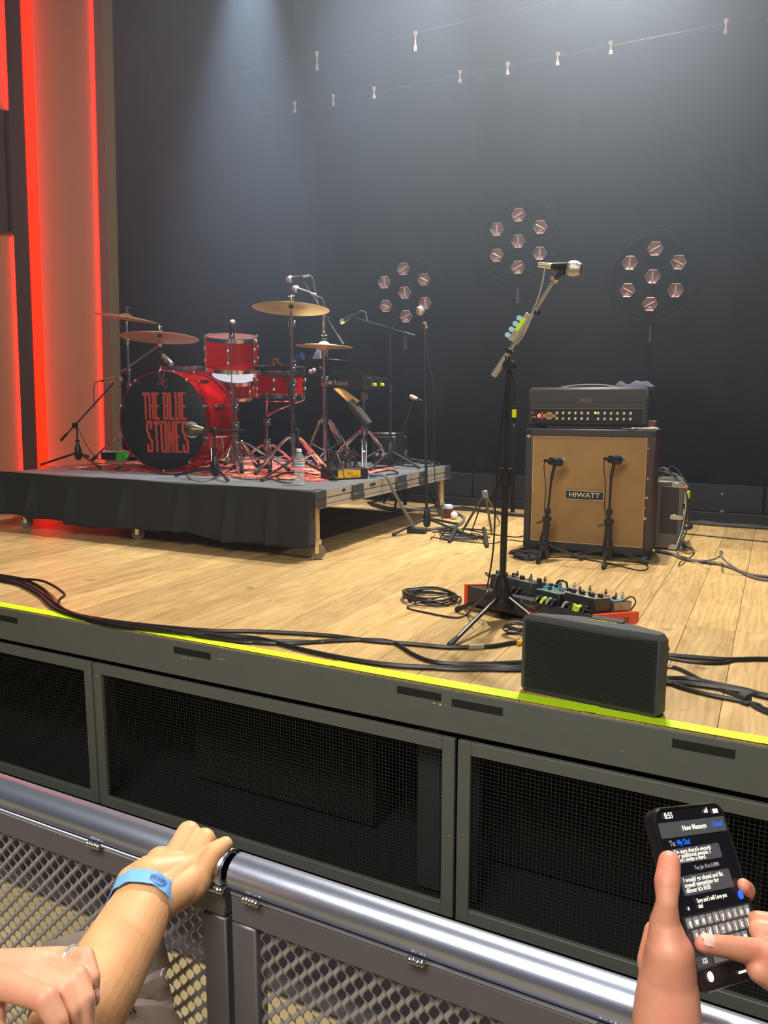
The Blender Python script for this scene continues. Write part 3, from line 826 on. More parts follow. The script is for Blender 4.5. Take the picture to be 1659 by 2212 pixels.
# script monogram
def scr(pts): return G().tube([KT @ V((x, y, 0.0006)) for x, y in spline2(pts)], 0.0022, 4)
def spline2(p): return [(q.x, q.y) for q in spline([V((a, b, 0)) for a, b in p], 6)]
mon = merge(scr([(-.028, .318), (-.018, .33), (-.008, .315), (-.014, .297), (0, .288), (.016, .31), (.026, .335), (.014, .30), (-.006, .262), (-.026, .252), (-.03, .265), (-.008, .283)]),
            scr([(.046, .272), (.04, .286), (.022, .276), (.014, .25), (.024, .232), (.042, .24), (.05, .256)]),
            scr([(.0, .275), (.012, .262), (.004, .252), (-.006, .262), (.006, .276), (.024, .268)]))
obj('monogram', mon, script_pink, fh, 0)
for i in range(10):
    th = 2 * pi * (i + 0.5) / 10
    d = kx * cos(th) + ku * sin(th)
    lg2 = G().caps(kb + d * (KR - 0.002) + ka * (KD * .36), 0.011, kb + d * (KR - 0.002) + ka * (KD * .64), 0.011, 8)
    lg2.cyl(kb + d * (KR + 0.004) - ka * 0.02, kb + d * (KR + 0.004) + ka * (KD + 0.012), 0.003, n=6)
    for e in (kf + ka * 0.006, kb - ka * 0.006):
        lg2.box(e + d * (KR - 0.004), (0.012, 0.03, 0.02), None, 0.002)
        lg2.caps(e + d * (KR + 0.004) - ka * 0.03, 0.006, e + d * (KR + 0.004), 0.006, 6)
    obj('lug', lg2, chrome, kick)
for sx in (-1, 1):
    a_ = kf - ka * 0.12 + kx * sx * (KR - 0.05) - ku * 0.19
    b_ = kf + ka * 0.02 + kx * sx * (KR + 0.03); b_.z = RD + 0.012
    sp_ = obj('spur', G().cyl(a_, b_, 0.009), chrome, kick)
    obj('spur_tip', G().caps(b_ + (a_ - b_) * .09, 0.013, b_, 0.009, 8), rubber, sp_)

tilt = lambda deg, yawd=0: V((sin(radians(deg)) * sin(radians(yawd)), -sin(radians(deg)) * cos(radians(yawd)), cos(radians(deg))))
tm = drum('rack_tom', 'red acrylic rack tom with clear head above the bass drum', Yp(501, 795, 4.42), tilt(11, 42), 0.180, 0.205, 6, head_clear)
sn = drum('snare_drum', 'shallow red drum with white coated head behind the rack tom', Yp(509, 843, 4.84), tilt(24, 42), 0.178, 0.12, 8, head_white, lughalf=False)
s2 = drum('snare_drum', 'red snare drum with dark upper rim on a basket stand right of the rack tom', Yp(604, 853, 4.50), tilt(3, 42), 0.165, 0.15, 8, head_white)
# damping band on that snare
obj('muffle_band', G().lathe([(0.176, 0.17), (0.178, 0.19), (0.170, 0.20), (0.02, 0.202)], Yp(604, 853, 4.50), tilt(3, 42), 36, False), black_plastic, s2)
ftp = Yp(405, 797, 4.98)
ft = drum('floor_tom', 'red floor tom standing behind the left side of the bass drum', (ftp.x, ftp.y, RD + 0.19), tilt(2), 0.20, ftp.z - RD - 0.19, 8, head_white)
for k in range(3):
    a3 = 2 * pi * k / 3
    obj('leg', G().tube([(ftp.x + 0.22 * cos(a3), ftp.y + 0.22 * sin(a3), RD + 0.40), (ftp.x + 0.22 * cos(a3), ftp.y + 0.22 * sin(a3), RD + 0.10), (ftp.x + 0.235 * cos(a3), ftp.y + 0.235 * sin(a3), RD + 0.008)], 0.006, 6), chrome, ft)

def tripod(t, c, hub_z, feet, foot_z, m, rr=0.009, rub=0.016, fork=False):
    for f in feet:
        f = V((f[0], f[1], foot_z + rub)); h = V((c[0], c[1], hub_z)) + (f - V((c[0], c[1], f.z))).normalized() * 0.025
        g = G()
        if fork:
            d = (f - h); s = d.cross(V((0, 0, 1))).normalized() * 0.014
            mid = h + d * 0.55
            out = V((0, 0, 0.022))
            for sg in (-1, 1):
                g.tube([h + s * sg * .6, h + d * 0.08 + out * .8 + s * sg, h + d * 0.18 + out + s * sg, mid + out * .55 + s * sg, f + (h - f) * .10 + s * sg * .8, f + (h - f) * 0.04], 0.007, 6)
            g.cyl(V((c[0], c[1], max(foot_z + 0.07, hub_z - 0.24))), mid + out * .4, 0.006, n=6)
        else:
            g.cyl(h, f, rr, n=8)
        lo = obj('leg', g, m, t)
        obj('rubber_foot', G().caps(f + (h - f).normalized() * 0.05, rub * .75, f, rub, 8), rubber, lo)

def chrome_stand(name, label, bx, by, zf, top, hub, feet, collars=(), cat='stand', group=None, fork=True, r=0.0145):
    t = thing(name, label, cat, (bx, by, zf), 0, group)
    m1 = zf + (top - zf) * 0.55
    obj('lower_tube', G().cyl((bx, by, zf + 0.04), (bx, by, m1), r, n=12), chrome, t)
    obj('upper_tube', G().cyl((bx, by, m1), (bx, by, top), r * 0.72, n=10), chrome, t)
    obj('hub', G().cyl((bx, by, hub - 0.03), (bx, by, hub + 0.03), r * 1.9, n=12), chrome, t)
    for cz in (m1,) + tuple(collars):
        cl = obj('collar', G().cyl((bx, by, cz - 0.025), (bx, by, cz + 0.025), r * 1.6, n=12), chrome, t)
        obj('wing_bolt', G().cyl((bx, by, cz), (bx + 0.04, by - 0.02, cz), 0.005, n=6).caps((bx + 0.04, by - 0.02, cz - 0.018), 0.005, (bx + 0.04, by - 0.02, cz + 0.018), 0.005, 6), chrome, cl)
    tripod(t, (bx, by), hub, feet, zf, chrome, fork=fork)
    return t
def ring_feet(bx, by, r, a0): return [(bx + r * cos(a0 + 2 * pi * k / 3), by + r * sin(a0 + 2 * pi * k / 3)) for k in range(3)]

def cymbal(label, c, r, up, group=None, name='cymbal', sleeve=True):
    c = V(c); up = V(up).normalized()
    t = thing(name, label, 'cymbal', tuple(c), 0, group)
    pr = [(0.006, 0.030), (r * .10, 0.028), (r * .17, 0.018), (r * .22, 0.010), (r * .5, 0.004), (r * .8, -0.003), (r, -0.010)]
    pr = pr + [(a_, b_ - 0.0016) for a_, b_ in pr[::-1]]
    obj('plate', G().lathe(pr, c, up, 64, False), brass, t)
    if sleeve:
        obj('felt', G().cyl(c + up * 0.028, c + up * 0.05, 0.018).cyl(c - up * 0.006, c + up * 0.024, 0.016), felt_m, t)
        obj('wing_nut', G().cyl(c + up * 0.05, c + up * 0.085, 0.006).caps(c + up * 0.075 - V((0.02, 0, 0)), 0.005, c + up * 0.075 + V((0.02, 0, 0)), 0.005, 6), chrome, t)
    return t
# left pair on one stand
lp = Yp(283, 900, 4.62)
ctop = Yp(275, 685, 4.62)
cs = chrome_stand('cymbal_stand', 'chrome cymbal stand at the left end of the drum riser carrying two cymbals', lp.x, lp.y, RD, ctop.z - 0.03, RD + 0.27,
                  [tuple(Zp(198, 1000, RZ0))[:2], tuple(Zp(345, 1010, RZ0))[:2], (lp.x + 0.1, lp.y + 0.4)], (Yp(283, 735, 4.62).z, Yp(283, 800, 4.62).z))
rd = Yp(345, 727, 4.45)
bq = V((lp.x, lp.y, Yp(283, 785, 4.62).z))
obj('boom_arm', G().cyl(bq + (bq - rd).normalized() * 0.12 + V((0, 0, -.02)), rd - V((0, 0, 0.06)), 0.007).cyl(rd - V((0, 0, 0.07)), rd + V((0, 0, 0.03)), 0.006).sph(rd - V((0, 0, 0.06)), 0.02, 10, 6), chrome, cs)
cymbal('tilted bronze cymbal, upper one of the left pair', (lp.x, lp.y, ctop.z), 0.250, (0.13, 0.06, 1))
cymbal('large bronze ride cymbal, lower one of the left pair', rd, 0.285, (-0.02, 0.085, 1))
# crash on the right
YC = 4.36
cp = Yp(629, 664, YC)
chrome_stand('cymbal_stand', 'tall chrome cymbal stand between the snare and the hi-hat', cp.x, cp.y, RD, cp.z - 0.02, Yp(625, 945, YC).z,
             [tuple(Zp(553, 1028, RZ0))[:2], tuple(Zp(708, 1018, RZ0))[:2], (cp.x + 0.02, cp.y + 0.36)], (Yp(629, 700, YC).z, Yp(629, 795, YC).z, Yp(629, 860, YC).z))
cymbal('flat bronze crash cymbal high in the middle of the kit', cp, 0.253, (0.0, 0.075, 1))
# hi-hat
hp_ = Yp(700, 746, 4.98)
hh = chrome_stand('hi_hat_stand', 'chrome hi-hat stand right of the crash cymbal stand', hp_.x, hp_.y, RD, Yp(700, 676, 4.98).z, Yp(690, 905, 4.98).z,
                  [tuple(Zp(655, 1010, RZ0))[:2], tuple(Zp(766, 1000, RZ0))[:2], (hp_.x - 0.02, hp_.y + 0.40)], (Yp(700, 763, 4.98).z, Yp(700, 820, 4.98).z), r=0.015)
cymbal('pair of bronze hi-hat cymbals on the chrome stand', hp_, 0.212, (0.03, 0.02, 1), name='hi_hat')
hat = [o for o in bpy.data.objects if o.name.startswith('hi_hat') and o.type == 'EMPTY' and o['label'].startswith('pair')][0]
hc = V(hp_) - V((0, 0, 0.012))
obj('plate', G().lathe([(0.006, -0.030), (0.03, -0.026), (0.045, -0.012), (0.212, 0.004), (0.212, 0.0025), (0.046, -0.0138), (0.006, -0.032)], hc, (0.03, 0.02, 1), 56, False), brass, hat)
obj('clutch', G().cyl(V(hp_) + V((0, 0, .03)), V(hp_) + V((0, 0, .11)), 0.010).sph(V(hp_) + V((0.0, 0, .1)), 0.013, 8, 5), chrome, hat)
# tom stand with wire legs
wb = Zp(512, 1012, RZ0)
ts = Yp(506, 845, 4.30)
chrome_stand('tom_stand', 'short chrome stand with wire legs holding the rack tom', ts.x, ts.y, RD, ts.z + 0.03, RD + 0.2,
             [tuple(Zp(523, 1024, RZ0))[:2], (ts.x - 0.06, ts.y + 0.32), (ts.x + 0.3, ts.y + 0.2)], (Yp(506, 880, 4.30).z,))
# snare stand
sb = Yp(577, 940, 4.52)
st = chrome_stand('snare_stand', 'chrome basket stand under the red snare drum', sb.x, sb.y, RD, Yp(577, 905, 4.5).z, RD + 0.17, ring_feet(sb.x, sb.y, 0.27, -0.9), (Yp(577, 912, 4.5).z,))
sbase = Yp(604, 857, 4.50)
for k in range(3):
    a3 = 0.6 + 2 * pi * k / 3
    tip = V((sbase.x + 0.17 * cos(a3), sbase.y + 0.17 * sin(a3), sbase.z - 0.02))
    obj('basket_arm', G().tube([(sb.x, sb.y, Yp(577, 900, 4.5).z), (sb.x + (tip.x - sb.x) * .3, sb.y + (tip.y - sb.y) * .3, sbase.z - 0.09), tip, tip + V((0, 0, 0.05))], 0.008, 6), chrome, st)
obj('spider', G().torus((sbase.x, sbase.y, sbase.z - 0.03), (0, 0, 1), 0.10, 0.008, 24), chrome, st)

w3 = Yp(509, 843, 4.84)
chrome_stand('snare_stand', 'chrome stand under the white-headed drum behind the rack tom', w3.x, w3.y, RD, w3.z - 0.005, RD + 0.17, ring_feet(w3.x, w3.y, 0.16, 0.6), (w3.z - 0.12,))

# ================================================================== MICROPHONES AND STANDS
mic_body = mat('mic_body', S(34, 34, 36), 0.4, 0.3)
mic_grille = mat('mic_grille', S(196, 192, 184), 0.35, 0.9, 0.3, 300, 0.5)
def microphone(label, head, tail, r=0.026, group=None, mb=None, style='vocal', cord=None):
    head, tail = V(head), V(tail); d = (head - tail); L = d.length; d.normalize()
    t = thing('microphone', label, 'microphone', tuple(tail), 0, group)
    mb = mb or mic_body
    if style == 'vocal':
        obj('handle', G().lathe([(r * .42, 0), (r * .46, L * .1), (r * .72, L * .72), (r * .8, L * .78)], tail, d, 14), mb, t)
        obj('grille', G().lathe([(r * .8, 0), (r, r * .35), (r * 1.02, r * .6), (r * .98, r * 1.1), (r * .7, r * 1.7), (r * .05, r * 1.95)], tail + d * (L * .78), d, 16), mic_grille, t)
    else:
        obj('handle', G().lathe([(r * .8, 0), (r * .85, L * .3), (r, L * .36), (r, L * .72)], tail, d, 14), mb, t)
        obj('grille', G().lathe([(r * .98, 0), (r * .98, L * .24), (r * .7, L * .28), (0.001, L * .28)], tail + d * (L * .72), d, 14), mic_grille, t)
    obj('connector', G().cyl(tail - d * 0.05, tail, r * .34, r * .40, 10), knob_mat if style == 'vocal' else mic_body, t)
    return t
def mic_stand(label, base, zf, top, feet, booms=(), hub=None, group=None, m=None, cat='mic stand', r=0.0095, tilt_top=None):
    """base (x,y); top z of the pole; booms: list of point lists drawn as arms"""
    m = m or black_metal
    bx, by = base
    hub = hub or zf + 0.13
    tp = V(tilt_top) if tilt_top is not None else V((bx, by, top))
    b0 = V((bx, by, zf + 0.05)); dd = tp - b0
    t = thing('microphone_stand', label, cat, (bx, by, zf), 0, group)
    obj('lower_tube', G().cyl(b0, b0 + dd * 0.55, r, n=10), m, t)
    obj('upper_tube', G().cyl(b0 + dd * 0.55, tp, r * .68, n=10), m, t)
    obj('clutch', G().cyl(b0 + dd * 0.52, b0 + dd * 0.59, r * 1.8, n=12), m, t)
    obj('hub', G().lathe([(r * 1.6, -0.075), (r * 2.6, -0.06), (r * 3.2, -0.02), (r * 2.2, 0.03), (r * 1.4, 0.055)], (bx, by, hub), (0, 0, 1), 14), m, t)
    tripod(t, base, hub - 0.02, feet, zf, m, 0.0085, 0.0125)
    if booms:
        for bm_ in booms:
            q = [V(p) for p in bm_]
            arm = obj('boom_arm', G().tube(q, 0.0062, 8), m, t)
            obj('counter_grip', G().cyl(q[0], q[0] + (q[1] - q[0]).normalized() * 0.085, 0.0105, n=10), m, arm)
            near = min((q[0] + (q[-1] - q[0]) * (i / 40) for i in range(41)), key=lambda p: (p - tp).length)
            obj('boom_clutch', G().cyl(near - V((0.0, 0.014, 0)), near + V((0.0, 0.014, 0)), 0.02, n=12).caps(near, 0.013, tp, 0.011, 8), m, t)
    return t
zR = lambda px, py, Y: Yp(px, py, Y)
fR = lambda *pp: [tuple(Zp(x, y, RZ0))[:2] for x, y in pp]

# far left boom stand
b0 = Zp(170, 1000, RZ0); Yl = b0.y
q0, q1 = Yp(132, 951, Yl), Yp(245, 828, Yl)
mic_stand('small black boom stand at the left corner of the riser, near the red wall', (b0.x, b0.y), RD, Yp(167, 925, Yl).z, fR((90, 1008), (216, 1014), (190, 990)), [(q0, q1)], RZ0 + 0.1)
microphone('silver pencil microphone on the far left boom stand', Yp(264, 819, Yl), Yp(228, 822, Yl), 0.022, None, knob_mat, 'pencil')
cable('thin black cable drooping from the far left microphone', [Yp(216, 823, Yl), Yp(204, 830, Yl), Yp(203, 862, Yl), Yp(205, 880, Yl - .01)], 0.003)
cable('thin black cable curving from the far left stand to the riser', [Yp(170, 925, Yl - .02), Yp(180, 950, Yl - .03), Yp(200, 980, Yl - .02), Zp(215, 992, RZ0 + .01)], 0.003)
# bass drum microphone
b0 = Zp(466, 1034, RZ0); Yk = b0.y
bzk = Yp(466, 930, Yk).z
mic_stand('short black boom stand in front of the bass drum', (b0.x, b0.y), RD, bzk - 0.01, fR((380, 1031), (492, 1042), (500, 1016)), [(Yp(530, 931, Yk + .02), Yp(432, 929, Yk - .03))], RZ0 + 0.09)
gun = mat('mic_gunmetal', S(92, 86, 66), 0.35, 0.7)
t = thing('microphone', 'egg-shaped dark microphone pointing into the bass drum', 'microphone', tuple(Yp(425, 929, Yk - .04)))
ma, mb_ = Yp(401, 929, Yk - .06), Yp(433, 929, Yk - .03)
obj('body', G().lathe([(0.006, 0), (0.030, 0.004), (0.042, 0.03), (0.040, 0.06), (0.026, 0.10), (0.016, 0.125)], ma, mb_ - ma, 18), gun, t)
obj('yoke', G().box(mb_ + V((0, 0, .0)), (0.05, 0.02, 0.02), None, 0.003), black_metal, t)
cable('grey cable looping down from the bass drum microphone stand', [Yp(478, 940, Yk - .02), Yp(482, 965, Yk - .03), Yp(480, 985, Yk - .03)], 0.003, cable_grey)
floor_cable('grey cable looping from the bass drum head onto the riser front', [(412, 992), (404, 1012), (412, 1035), (440, 1040), (470, 1030)], 0.004, RZ0, cable_grey, lift=[0.10, 0.03, 0, 0, 0])
# tom clip microphone
t = thing('microphone', 'stubby black microphone clipped to the rack tom rim', 'microphone', tuple(Yp(502, 720, 4.26)))
mt = Yp(501, 723, 4.27)
obj('handle', G().lathe([(0.014, 0), (0.022, 0.02), (0.024, 0.07), (0.020, 0.075)], mt, (0, 0.1, 1), 14), mic_body, t)
obj('grille', G().lathe([(0.020, 0.075), (0.022, 0.085), (0.014, 0.098), (0.001, 0.1)], mt, (0, 0.1, 1), 14), mic_grille, t)
obj('clip', G().box(mt + V((0, 0, -0.015)), (0.03, 0.03, 0.05), None, 0.004), chrome, t)
cable('thin black cable hanging from the rack tom microphone', [Yp(500, 728, 4.235), Yp(500, 790, 4.16), Yp(502, 880, 4.12), Yp(505, 985, 4.08), Zp(520, 1030, RZ0 + .004)], 0.003)
# floor tom microphone
microphone('grey microphone tilted over the floor tom behind the bass drum', Yp(372, 788, 4.8), Yp(352, 768, 4.8), 0.022, None, knob_mat, 'pencil')
# snare microphone with bullet head on a boom stand
b0 = Zp(641, 1022, RZ0); Ys = b0.y
mic_stand('black tripod stand behind the water bottle, reaching up to the snare', (b0.x, b0.y), RD, Yp(640, 925, Ys).z, fR((566, 1041), (727, 1040), (660, 1000)),
          [(Yp(645, 960, Ys - .04), Yp(636, 900, Ys - .06), Yp(618, 800, Ys - .20))], RZ0 + 0.12)
gold = mat('mic_gold', S(190, 150, 96), 0.3, 0.9)
t = thing('microphone', 'bronze bullet-shaped microphone beside the snare drum', 'microphone', tuple(Yp(605, 782, Ys)))
ma, mb_ = Yp(590, 777, Ys - .20), Yp(616, 795, Ys - .20)
obj('body', G().lathe([(0.004, 0), (0.018, 0.004), (0.026, 0.02), (0.028, 0.05)], ma, mb_ - ma, 16), gold, t)
obj('cap', G().lathe([(0.029, 0.05), (0.024, 0.075), (0.012, 0.095)], ma, mb_ - ma, 16), mic_body, t)
cable('black cable curving down beside the snare microphone stand', [Yp(618, 798, Ys - .22), Yp(622, 840, Ys - .20), Yp(628, 890, Ys - .12), Yp(634, 912, Ys - .10), Yp(632, 960, Ys - .05)], 0.0035)
# overhead on the right
b0 = Zp(843, 1010, RZ0); Yo = b0.y
mic_stand('black boom stand at the rear right of the riser reaching over the kit', (b0.x, b0.y), RD, Yp(841, 716, Yo).z, fR((905, 1014), (800, 1018), (880, 998)), [(Yp(897, 726, Yo), Yp(768, 686, Yo))])
microphone('pencil microphone at the end of the long boom right of the hi-hat', Yp(736, 697, Yo), Yp(767, 680, Yo), 0.020, None, None, 'pencil')
cable('thin cable looped over the boom microphone right of the hi-hat', [Yp(770, 678, Yo), Yp(780, 671, Yo), Yp(790, 676, Yo), Yp(796, 694, Yo), Yp(830, 706, Yo + .02)], 0.003, cable_grey)
# drummer's vocal microphones
b0 = Yp(706, 800, 5.2); Yv = 5.2
mic_stand('black boom stand behind the hi-hat holding two vocal microphones', (b0.x, b0.y), RD, Yp(706, 690, Yv).z, ring_feet(b0.x, b0.y, 0.17, 0.5), [(Yp(742, 745, Yv), Yp(655, 607, Yv))])
microphone("upper of two silver-headed microphones above the crash cymbal", Yp(626, 604, Yv), Yp(656, 598, Yv), 0.030, None)
cable('short cable curving off the upper microphone above the crash cymbal', [Yp(662, 596, Yv), Yp(668, 594, Yv), Yp(676, 602, Yv), Yp(680, 625, Yv + .02), Yp(690, 668, Yv + .03)], 0.003, cable_grey)
microphone("lower of two silver-headed microphones above the crash cymbal", Yp(637, 624, Yv - .03), Yp(672, 634, Yv - .03), 0.029, None)
cable('short pale cable behind the lower microphone above the crash cymbal', [Yp(678, 636, Yv - .03), Yp(688, 641, Yv - .03), Yp(697, 646, Yv - .02), Yp(704, 670, Yv + .02)], 0.004, cable_grey)

# sample pad on its stand, stick bag
A, B, C_ = Dp(785, 842, 5.50), Dp(709, 838, 5.72), Dp(833, 841, 5.72)
D_ = B + C_ - A; z = V((0, 0, 1))
t = thing('drum_pad', 'black electronic drum pad tilted on a chrome stand', 'drum pad', tuple((A + D_) / 2))
obj('body', G().add([A, B, D_, C_, A + z * .112, B + z * .046, D_ + z * .04, C_ + z * .085], [(3, 2, 1, 0), (4, 5, 6, 7), (0, 1, 5, 4), (1, 2, 6, 5), (2, 3, 7, 6), (3, 0, 4, 7)]), black_plastic, t, 10)
nrm = (B - A).cross(z).normalized(); nrm = nrm if nrm.dot(EYE - A) > 0 else -nrm
pt = (A * .40 + B * .60) + z * 0.036 + nrm * 0.002 
T = basis(A * .36 + B * .64 + z * 0.040 + nrm * 0.002, (A - B), z)
lt = mat('print_grey', S(176, 170, 162), 0.6)
obj('lettering', merge(text_g('Roland', 0.052, T, 0.95), G().box(T @ V((-0.105, 0, 0)), (0.04, 0.001, 0.025), M((T.col[0].xyz, T.col[2].xyz, T.col[1].xyz)).transposed())), lt, t, 0)
n2 = (C_ - A).cross(z).normalized(); n2 = n2 if n2.dot(EYE - A) > 0 else -n2
for f_, col in ((.45, yellow_tape), (.8, yellow_tape)):
    obj('tape_flag', G().box(A + (C_ - A) * f_ + z * 0.035 + n2 * 0.004, (0.035, 0.02, 0.022), None, 0.003), col, t)
for f_ in (.2, .6, .95):
    obj('knob', G().cyl(A + (C_ - A) * f_ + z * 0.075, A + (C_ - A) * f_ + z * 0.075 + n2 * 0.025, 0.012), black_plastic, t)
pb = Yp(787, 1000, 5.02)
chrome_stand('pad_stand', 'chrome stand under the electronic drum pad', pb.x, pb.y, RZ0, Yp(787, 846, 5.02).z, Yp(785, 932, 5.02).z,
             fR((712, 1000), (850, 1006), (787, 1022)), (Yp(787, 856, 5.02).z, Yp(787, 912, 5.02).z), fork=True)
bag_m = mat('stick_bag', S(40, 38, 40), 0.8)
stick_m = mat('stick_wood', S(222, 178, 104), 0.45)
Ysb = 4.93
bt = thing('stick_bag', 'dark drumstick bag hung under the electronic drum pad', 'bag', tuple(Yp(775, 885, Ysb)))
obj('pouch', G().tube([Yp(756, 868, Ysb), Yp(770, 885, Ysb), Yp(797, 918, Ysb)], [0.030, 0.038, 0.034], 10), bag_m, bt)
obj('lettering', merge(*[text_g(c, 0.05, basis(Yp(764 + 5.4 * i, 876 + 6.2 * i, Ysb) + (EYE - V(Yp(764, 876, Ysb))).normalized() * 0.041, V(Yp(797, 918, Ysb)) - V(Yp(756, 868, Ysb)), V((.5, -.3, .6))), 0.9) for i, c in enumerate('STICK')]), lt, bt, 0)
for i in range(4):
    a_, b_ = Yp(725 + i * 5, 842 - i * .5, Ysb + .01 * i), Yp(754 + i * 4, 868 - i * 2.5, Ysb + .008 * i)
    s_ = G().cyl(a_, b_ + (V(b_) - V(a_)) * .35, 0.0075, n=8).caps(a_, 0.006, V(a_) + (V(a_) - V(b_)) * .1, 0.004, 6)
    tag(obj('drumstick', s_, stick_m), 'pale wooden drumstick in the dark stick bag, ' + ['lowest of four', 'second lowest of four', 'second highest of four', 'highest of four'][i], 'drumstick', 'drumsticks in the stick bag')

# mixer and small electronics behind the hi-hat
Ye = 5.3
me_b = Yp(705, 812, Ye)
t = thing('mixer', 'dark mixer box on a stand behind the hi-hat', 'mixer', (me_b.x, me_b.y, me_b.z))
zt_ = Yp(700, 782, Ye).z
obj('body', G().box((me_b.x, Ye, (me_b.z + zt_) / 2), (0.24, 0.16, zt_ - me_b.z), None, 0.01), black_plastic, t)
obj('top_plate', G().box((me_b.x + 0.03, Ye, zt_ + 0.015), (0.27, 0.2, 0.014), RY(0.08), 0.004), black_metal, t)
obj('screen_hood', G().prism([(-0.04, 0), (0.035, 0), (0.035, 0.075), (0.01, 0.08)], 0.02, basis((me_b.x - 0.03, Ye - 0.08, zt_ + 0.02), (1, 0, 0), (0, 0, 1))), mat('pale_blue', S(170, 190, 220), 0.4), t)
for dx, m_ in ((-0.06, white_plastic), (-0.09, white_plastic), (0.0, yellow_tape)):
    obj('knob', G().sph((me_b.x + dx, Ye - 0.085, me_b.z + 0.06 - abs(dx) * .3), 0.02 if m_ == white_plastic else 0.010, 10, 6), m_, t)
obj('support', G().cyl((me_b.x, Ye, RZ0 + 0.02), (me_b.x, Ye, me_b.z), 0.012).cyl((me_b.x, Ye, RZ0 + 0.002), (me_b.x, Ye, RZ0 + 0.02), 0.12, n=20), black_metal, t)
# blue can holder and clamp near the crash stand
t = thing('drink_can', 'small blue and white can held beside the crash cymbal stand', 'can', tuple(Yp(650, 770, 4.9)))
ca, cb_ = Yp(640, 774, 4.40), Yp(654, 769, 4.40)
blue_m = mat('can_blue', S(60, 84, 150), 0.35, 0.4)
obj('body', G().cyl(ca, cb_, 0.026, n=16), blue_m, t)
obj('end', G().cyl(V(ca) - (V(cb_) - V(ca)).normalized() * .02, ca, 0.022, 0.026, n=16), white_plastic, t)
obj('holder', G().torus(V(ca) * .5 + V(cb_) * .5, V(cb_) - V(ca), 0.029, 0.004, 20).cyl(V(ca) * .5 + V(cb_) * .5, (cp.x, cp.y, Yp(629, 775, YC).z), 0.005), black_metal, t)

# box with gold tape, bottle, kick pedal, small cases
da, db = Zp(716, 1038, RZ0), Zp(795, 1034, RZ0)
dx_ = (db - da); dl = dx_.length; dx_.normalize(); dy_ = V((-dx_.y, dx_.x, 0))
Rb = M((dx_, dy_, V((0, 0, 1)))).transposed()
dc = (da + db) / 2 + dy_ * 0.09
t = thing('direct_box', 'low black box with gold tape on its front at the riser edge', 'audio box', tuple(dc))
obj('body', G().box(dc + V((0, 0, 0.034)), (dl, 0.18, 0.066), Rb, 0.003), black_metal, t)
tp_ = obj('tape_label', G().box(dc - dy_ * 0.091 + dx_ * (-0.005) + V((0, 0, 0.036)), (dl * .62, 0.002, 0.048), Rb), gold_tape, t)
ink = mat('ink_brown', S(60, 40, 10), 0.8)
obj('handwriting', merge(text_g('Bass', 0.02, basis(dc - dy_ * 0.0925 + V((0, 0, 0.040)), dx_, (0, 0, 1))), text_g('Power', 0.02, basis(dc - dy_ * 0.0925 + dx_ * 0.035 + V((0, 0, 0.022)), dx_, (0, 0, 1)))), ink, tp_, 0)
obj('blue_tape', G().box(dc + dx_ * (dl / 2 + .002) - dy_ * 0.07 + V((0, 0, 0.03)), (0.006, 0.04, 0.035), Rb), mat('tape_blue', S(50, 90, 190), 0.6), t)
for i in range(7):
    p = dc + dx_ * (dl * (-.38 + .125 * i)) + dy_ * 0.04 + V((0, 0, 0.067))
    obj('plug', G().cyl(p, p + V((0, 0, 0.055)), 0.009, 0.007, 10), chrome if i % 2 else black_plastic, t)
    e = p + V((0, 0, 0.05)); f_ = p + V((rnd.uniform(-.12, .12), -0.02 + rnd.uniform(-.05, .03), 0.11 + rnd.uniform(-.02, .02)))
    f2 = V((e.x + rnd.uniform(-.12, .16), dc.y - 0.12 - rnd.uniform(0, .05) if i < 3 else dc.y + 0.22, RZ0 + 0.012))
    cable('thin black patch cable plugged into the gold-taped box, ' + ['leftmost', 'second from the left', 'third from the left', 'middle', 'third from the right', 'second from the right', 'rightmost'][i] + ' of seven', [e, f_, (f_ + f2) / 2 + V((0, 0, 0.03)), f2], 0.0035, group='patch cables in the box with gold tape')

bp_ = Zp(647, 1048, RZ0)
bt = thing('water_bottle', 'clear plastic water bottle standing at the front edge of the riser', 'bottle', tuple(bp_))
prof = [(0.024, 0.0), (0.031, 0.004)]
for i in range(6):
    z0_ = 0.012 + i * 0.0145
    prof += [(0.032, z0_), (0.0295, z0_ + 0.005), (0.032, z0_ + 0.010)]
prof += [(0.0325, 0.10), (0.0325, 0.15), (0.031, 0.158), (0.024, 0.178), (0.014, 0.190), (0.0125, 0.196)]
obj('bottle_body', G().lathe(prof, bp_, (0, 0, 1), 24), clear_plastic, bt)
obj('water', G().lathe([(0.028, 0.003), (0.029, 0.09), (0.029, 0.13)], bp_, (0, 0, 1), 18), acrylic('water', (0.97, 0.98, 1, 1), (0.9, 0.93, 0.95, 1), 0.08), bt)
lb = obj('label', G().lathe([(0.0330, 0.108), (0.0330, 0.146)], bp_, (0, 0, 1), 24, False), mat('label_white', S(214, 218, 222), 0.6), bt)
obj('label_stripe', G().lathe([(0.0334, 0.140), (0.0334, 0.145)], bp_, (0, 0, 1), 24, False).lathe([(0.0334, 0.108), (0.0334, 0.112)], bp_, (0, 0, 1), 24, False), mat('label_red', S(190, 60, 60), 0.6), lb)
obj('label_band', G().lathe([(0.0334, 0.122), (0.0334, 0.132)], bp_, (0, 0, 1), 24, False), mat('label_teal', S(96, 150, 160), 0.6), lb)
obj('cap', G().lathe([(0.015, 0.196), (0.015, 0.212), (0.012, 0.214), (0.001, 0.214)], bp_, (0, 0, 1), 18), white_plastic, bt)

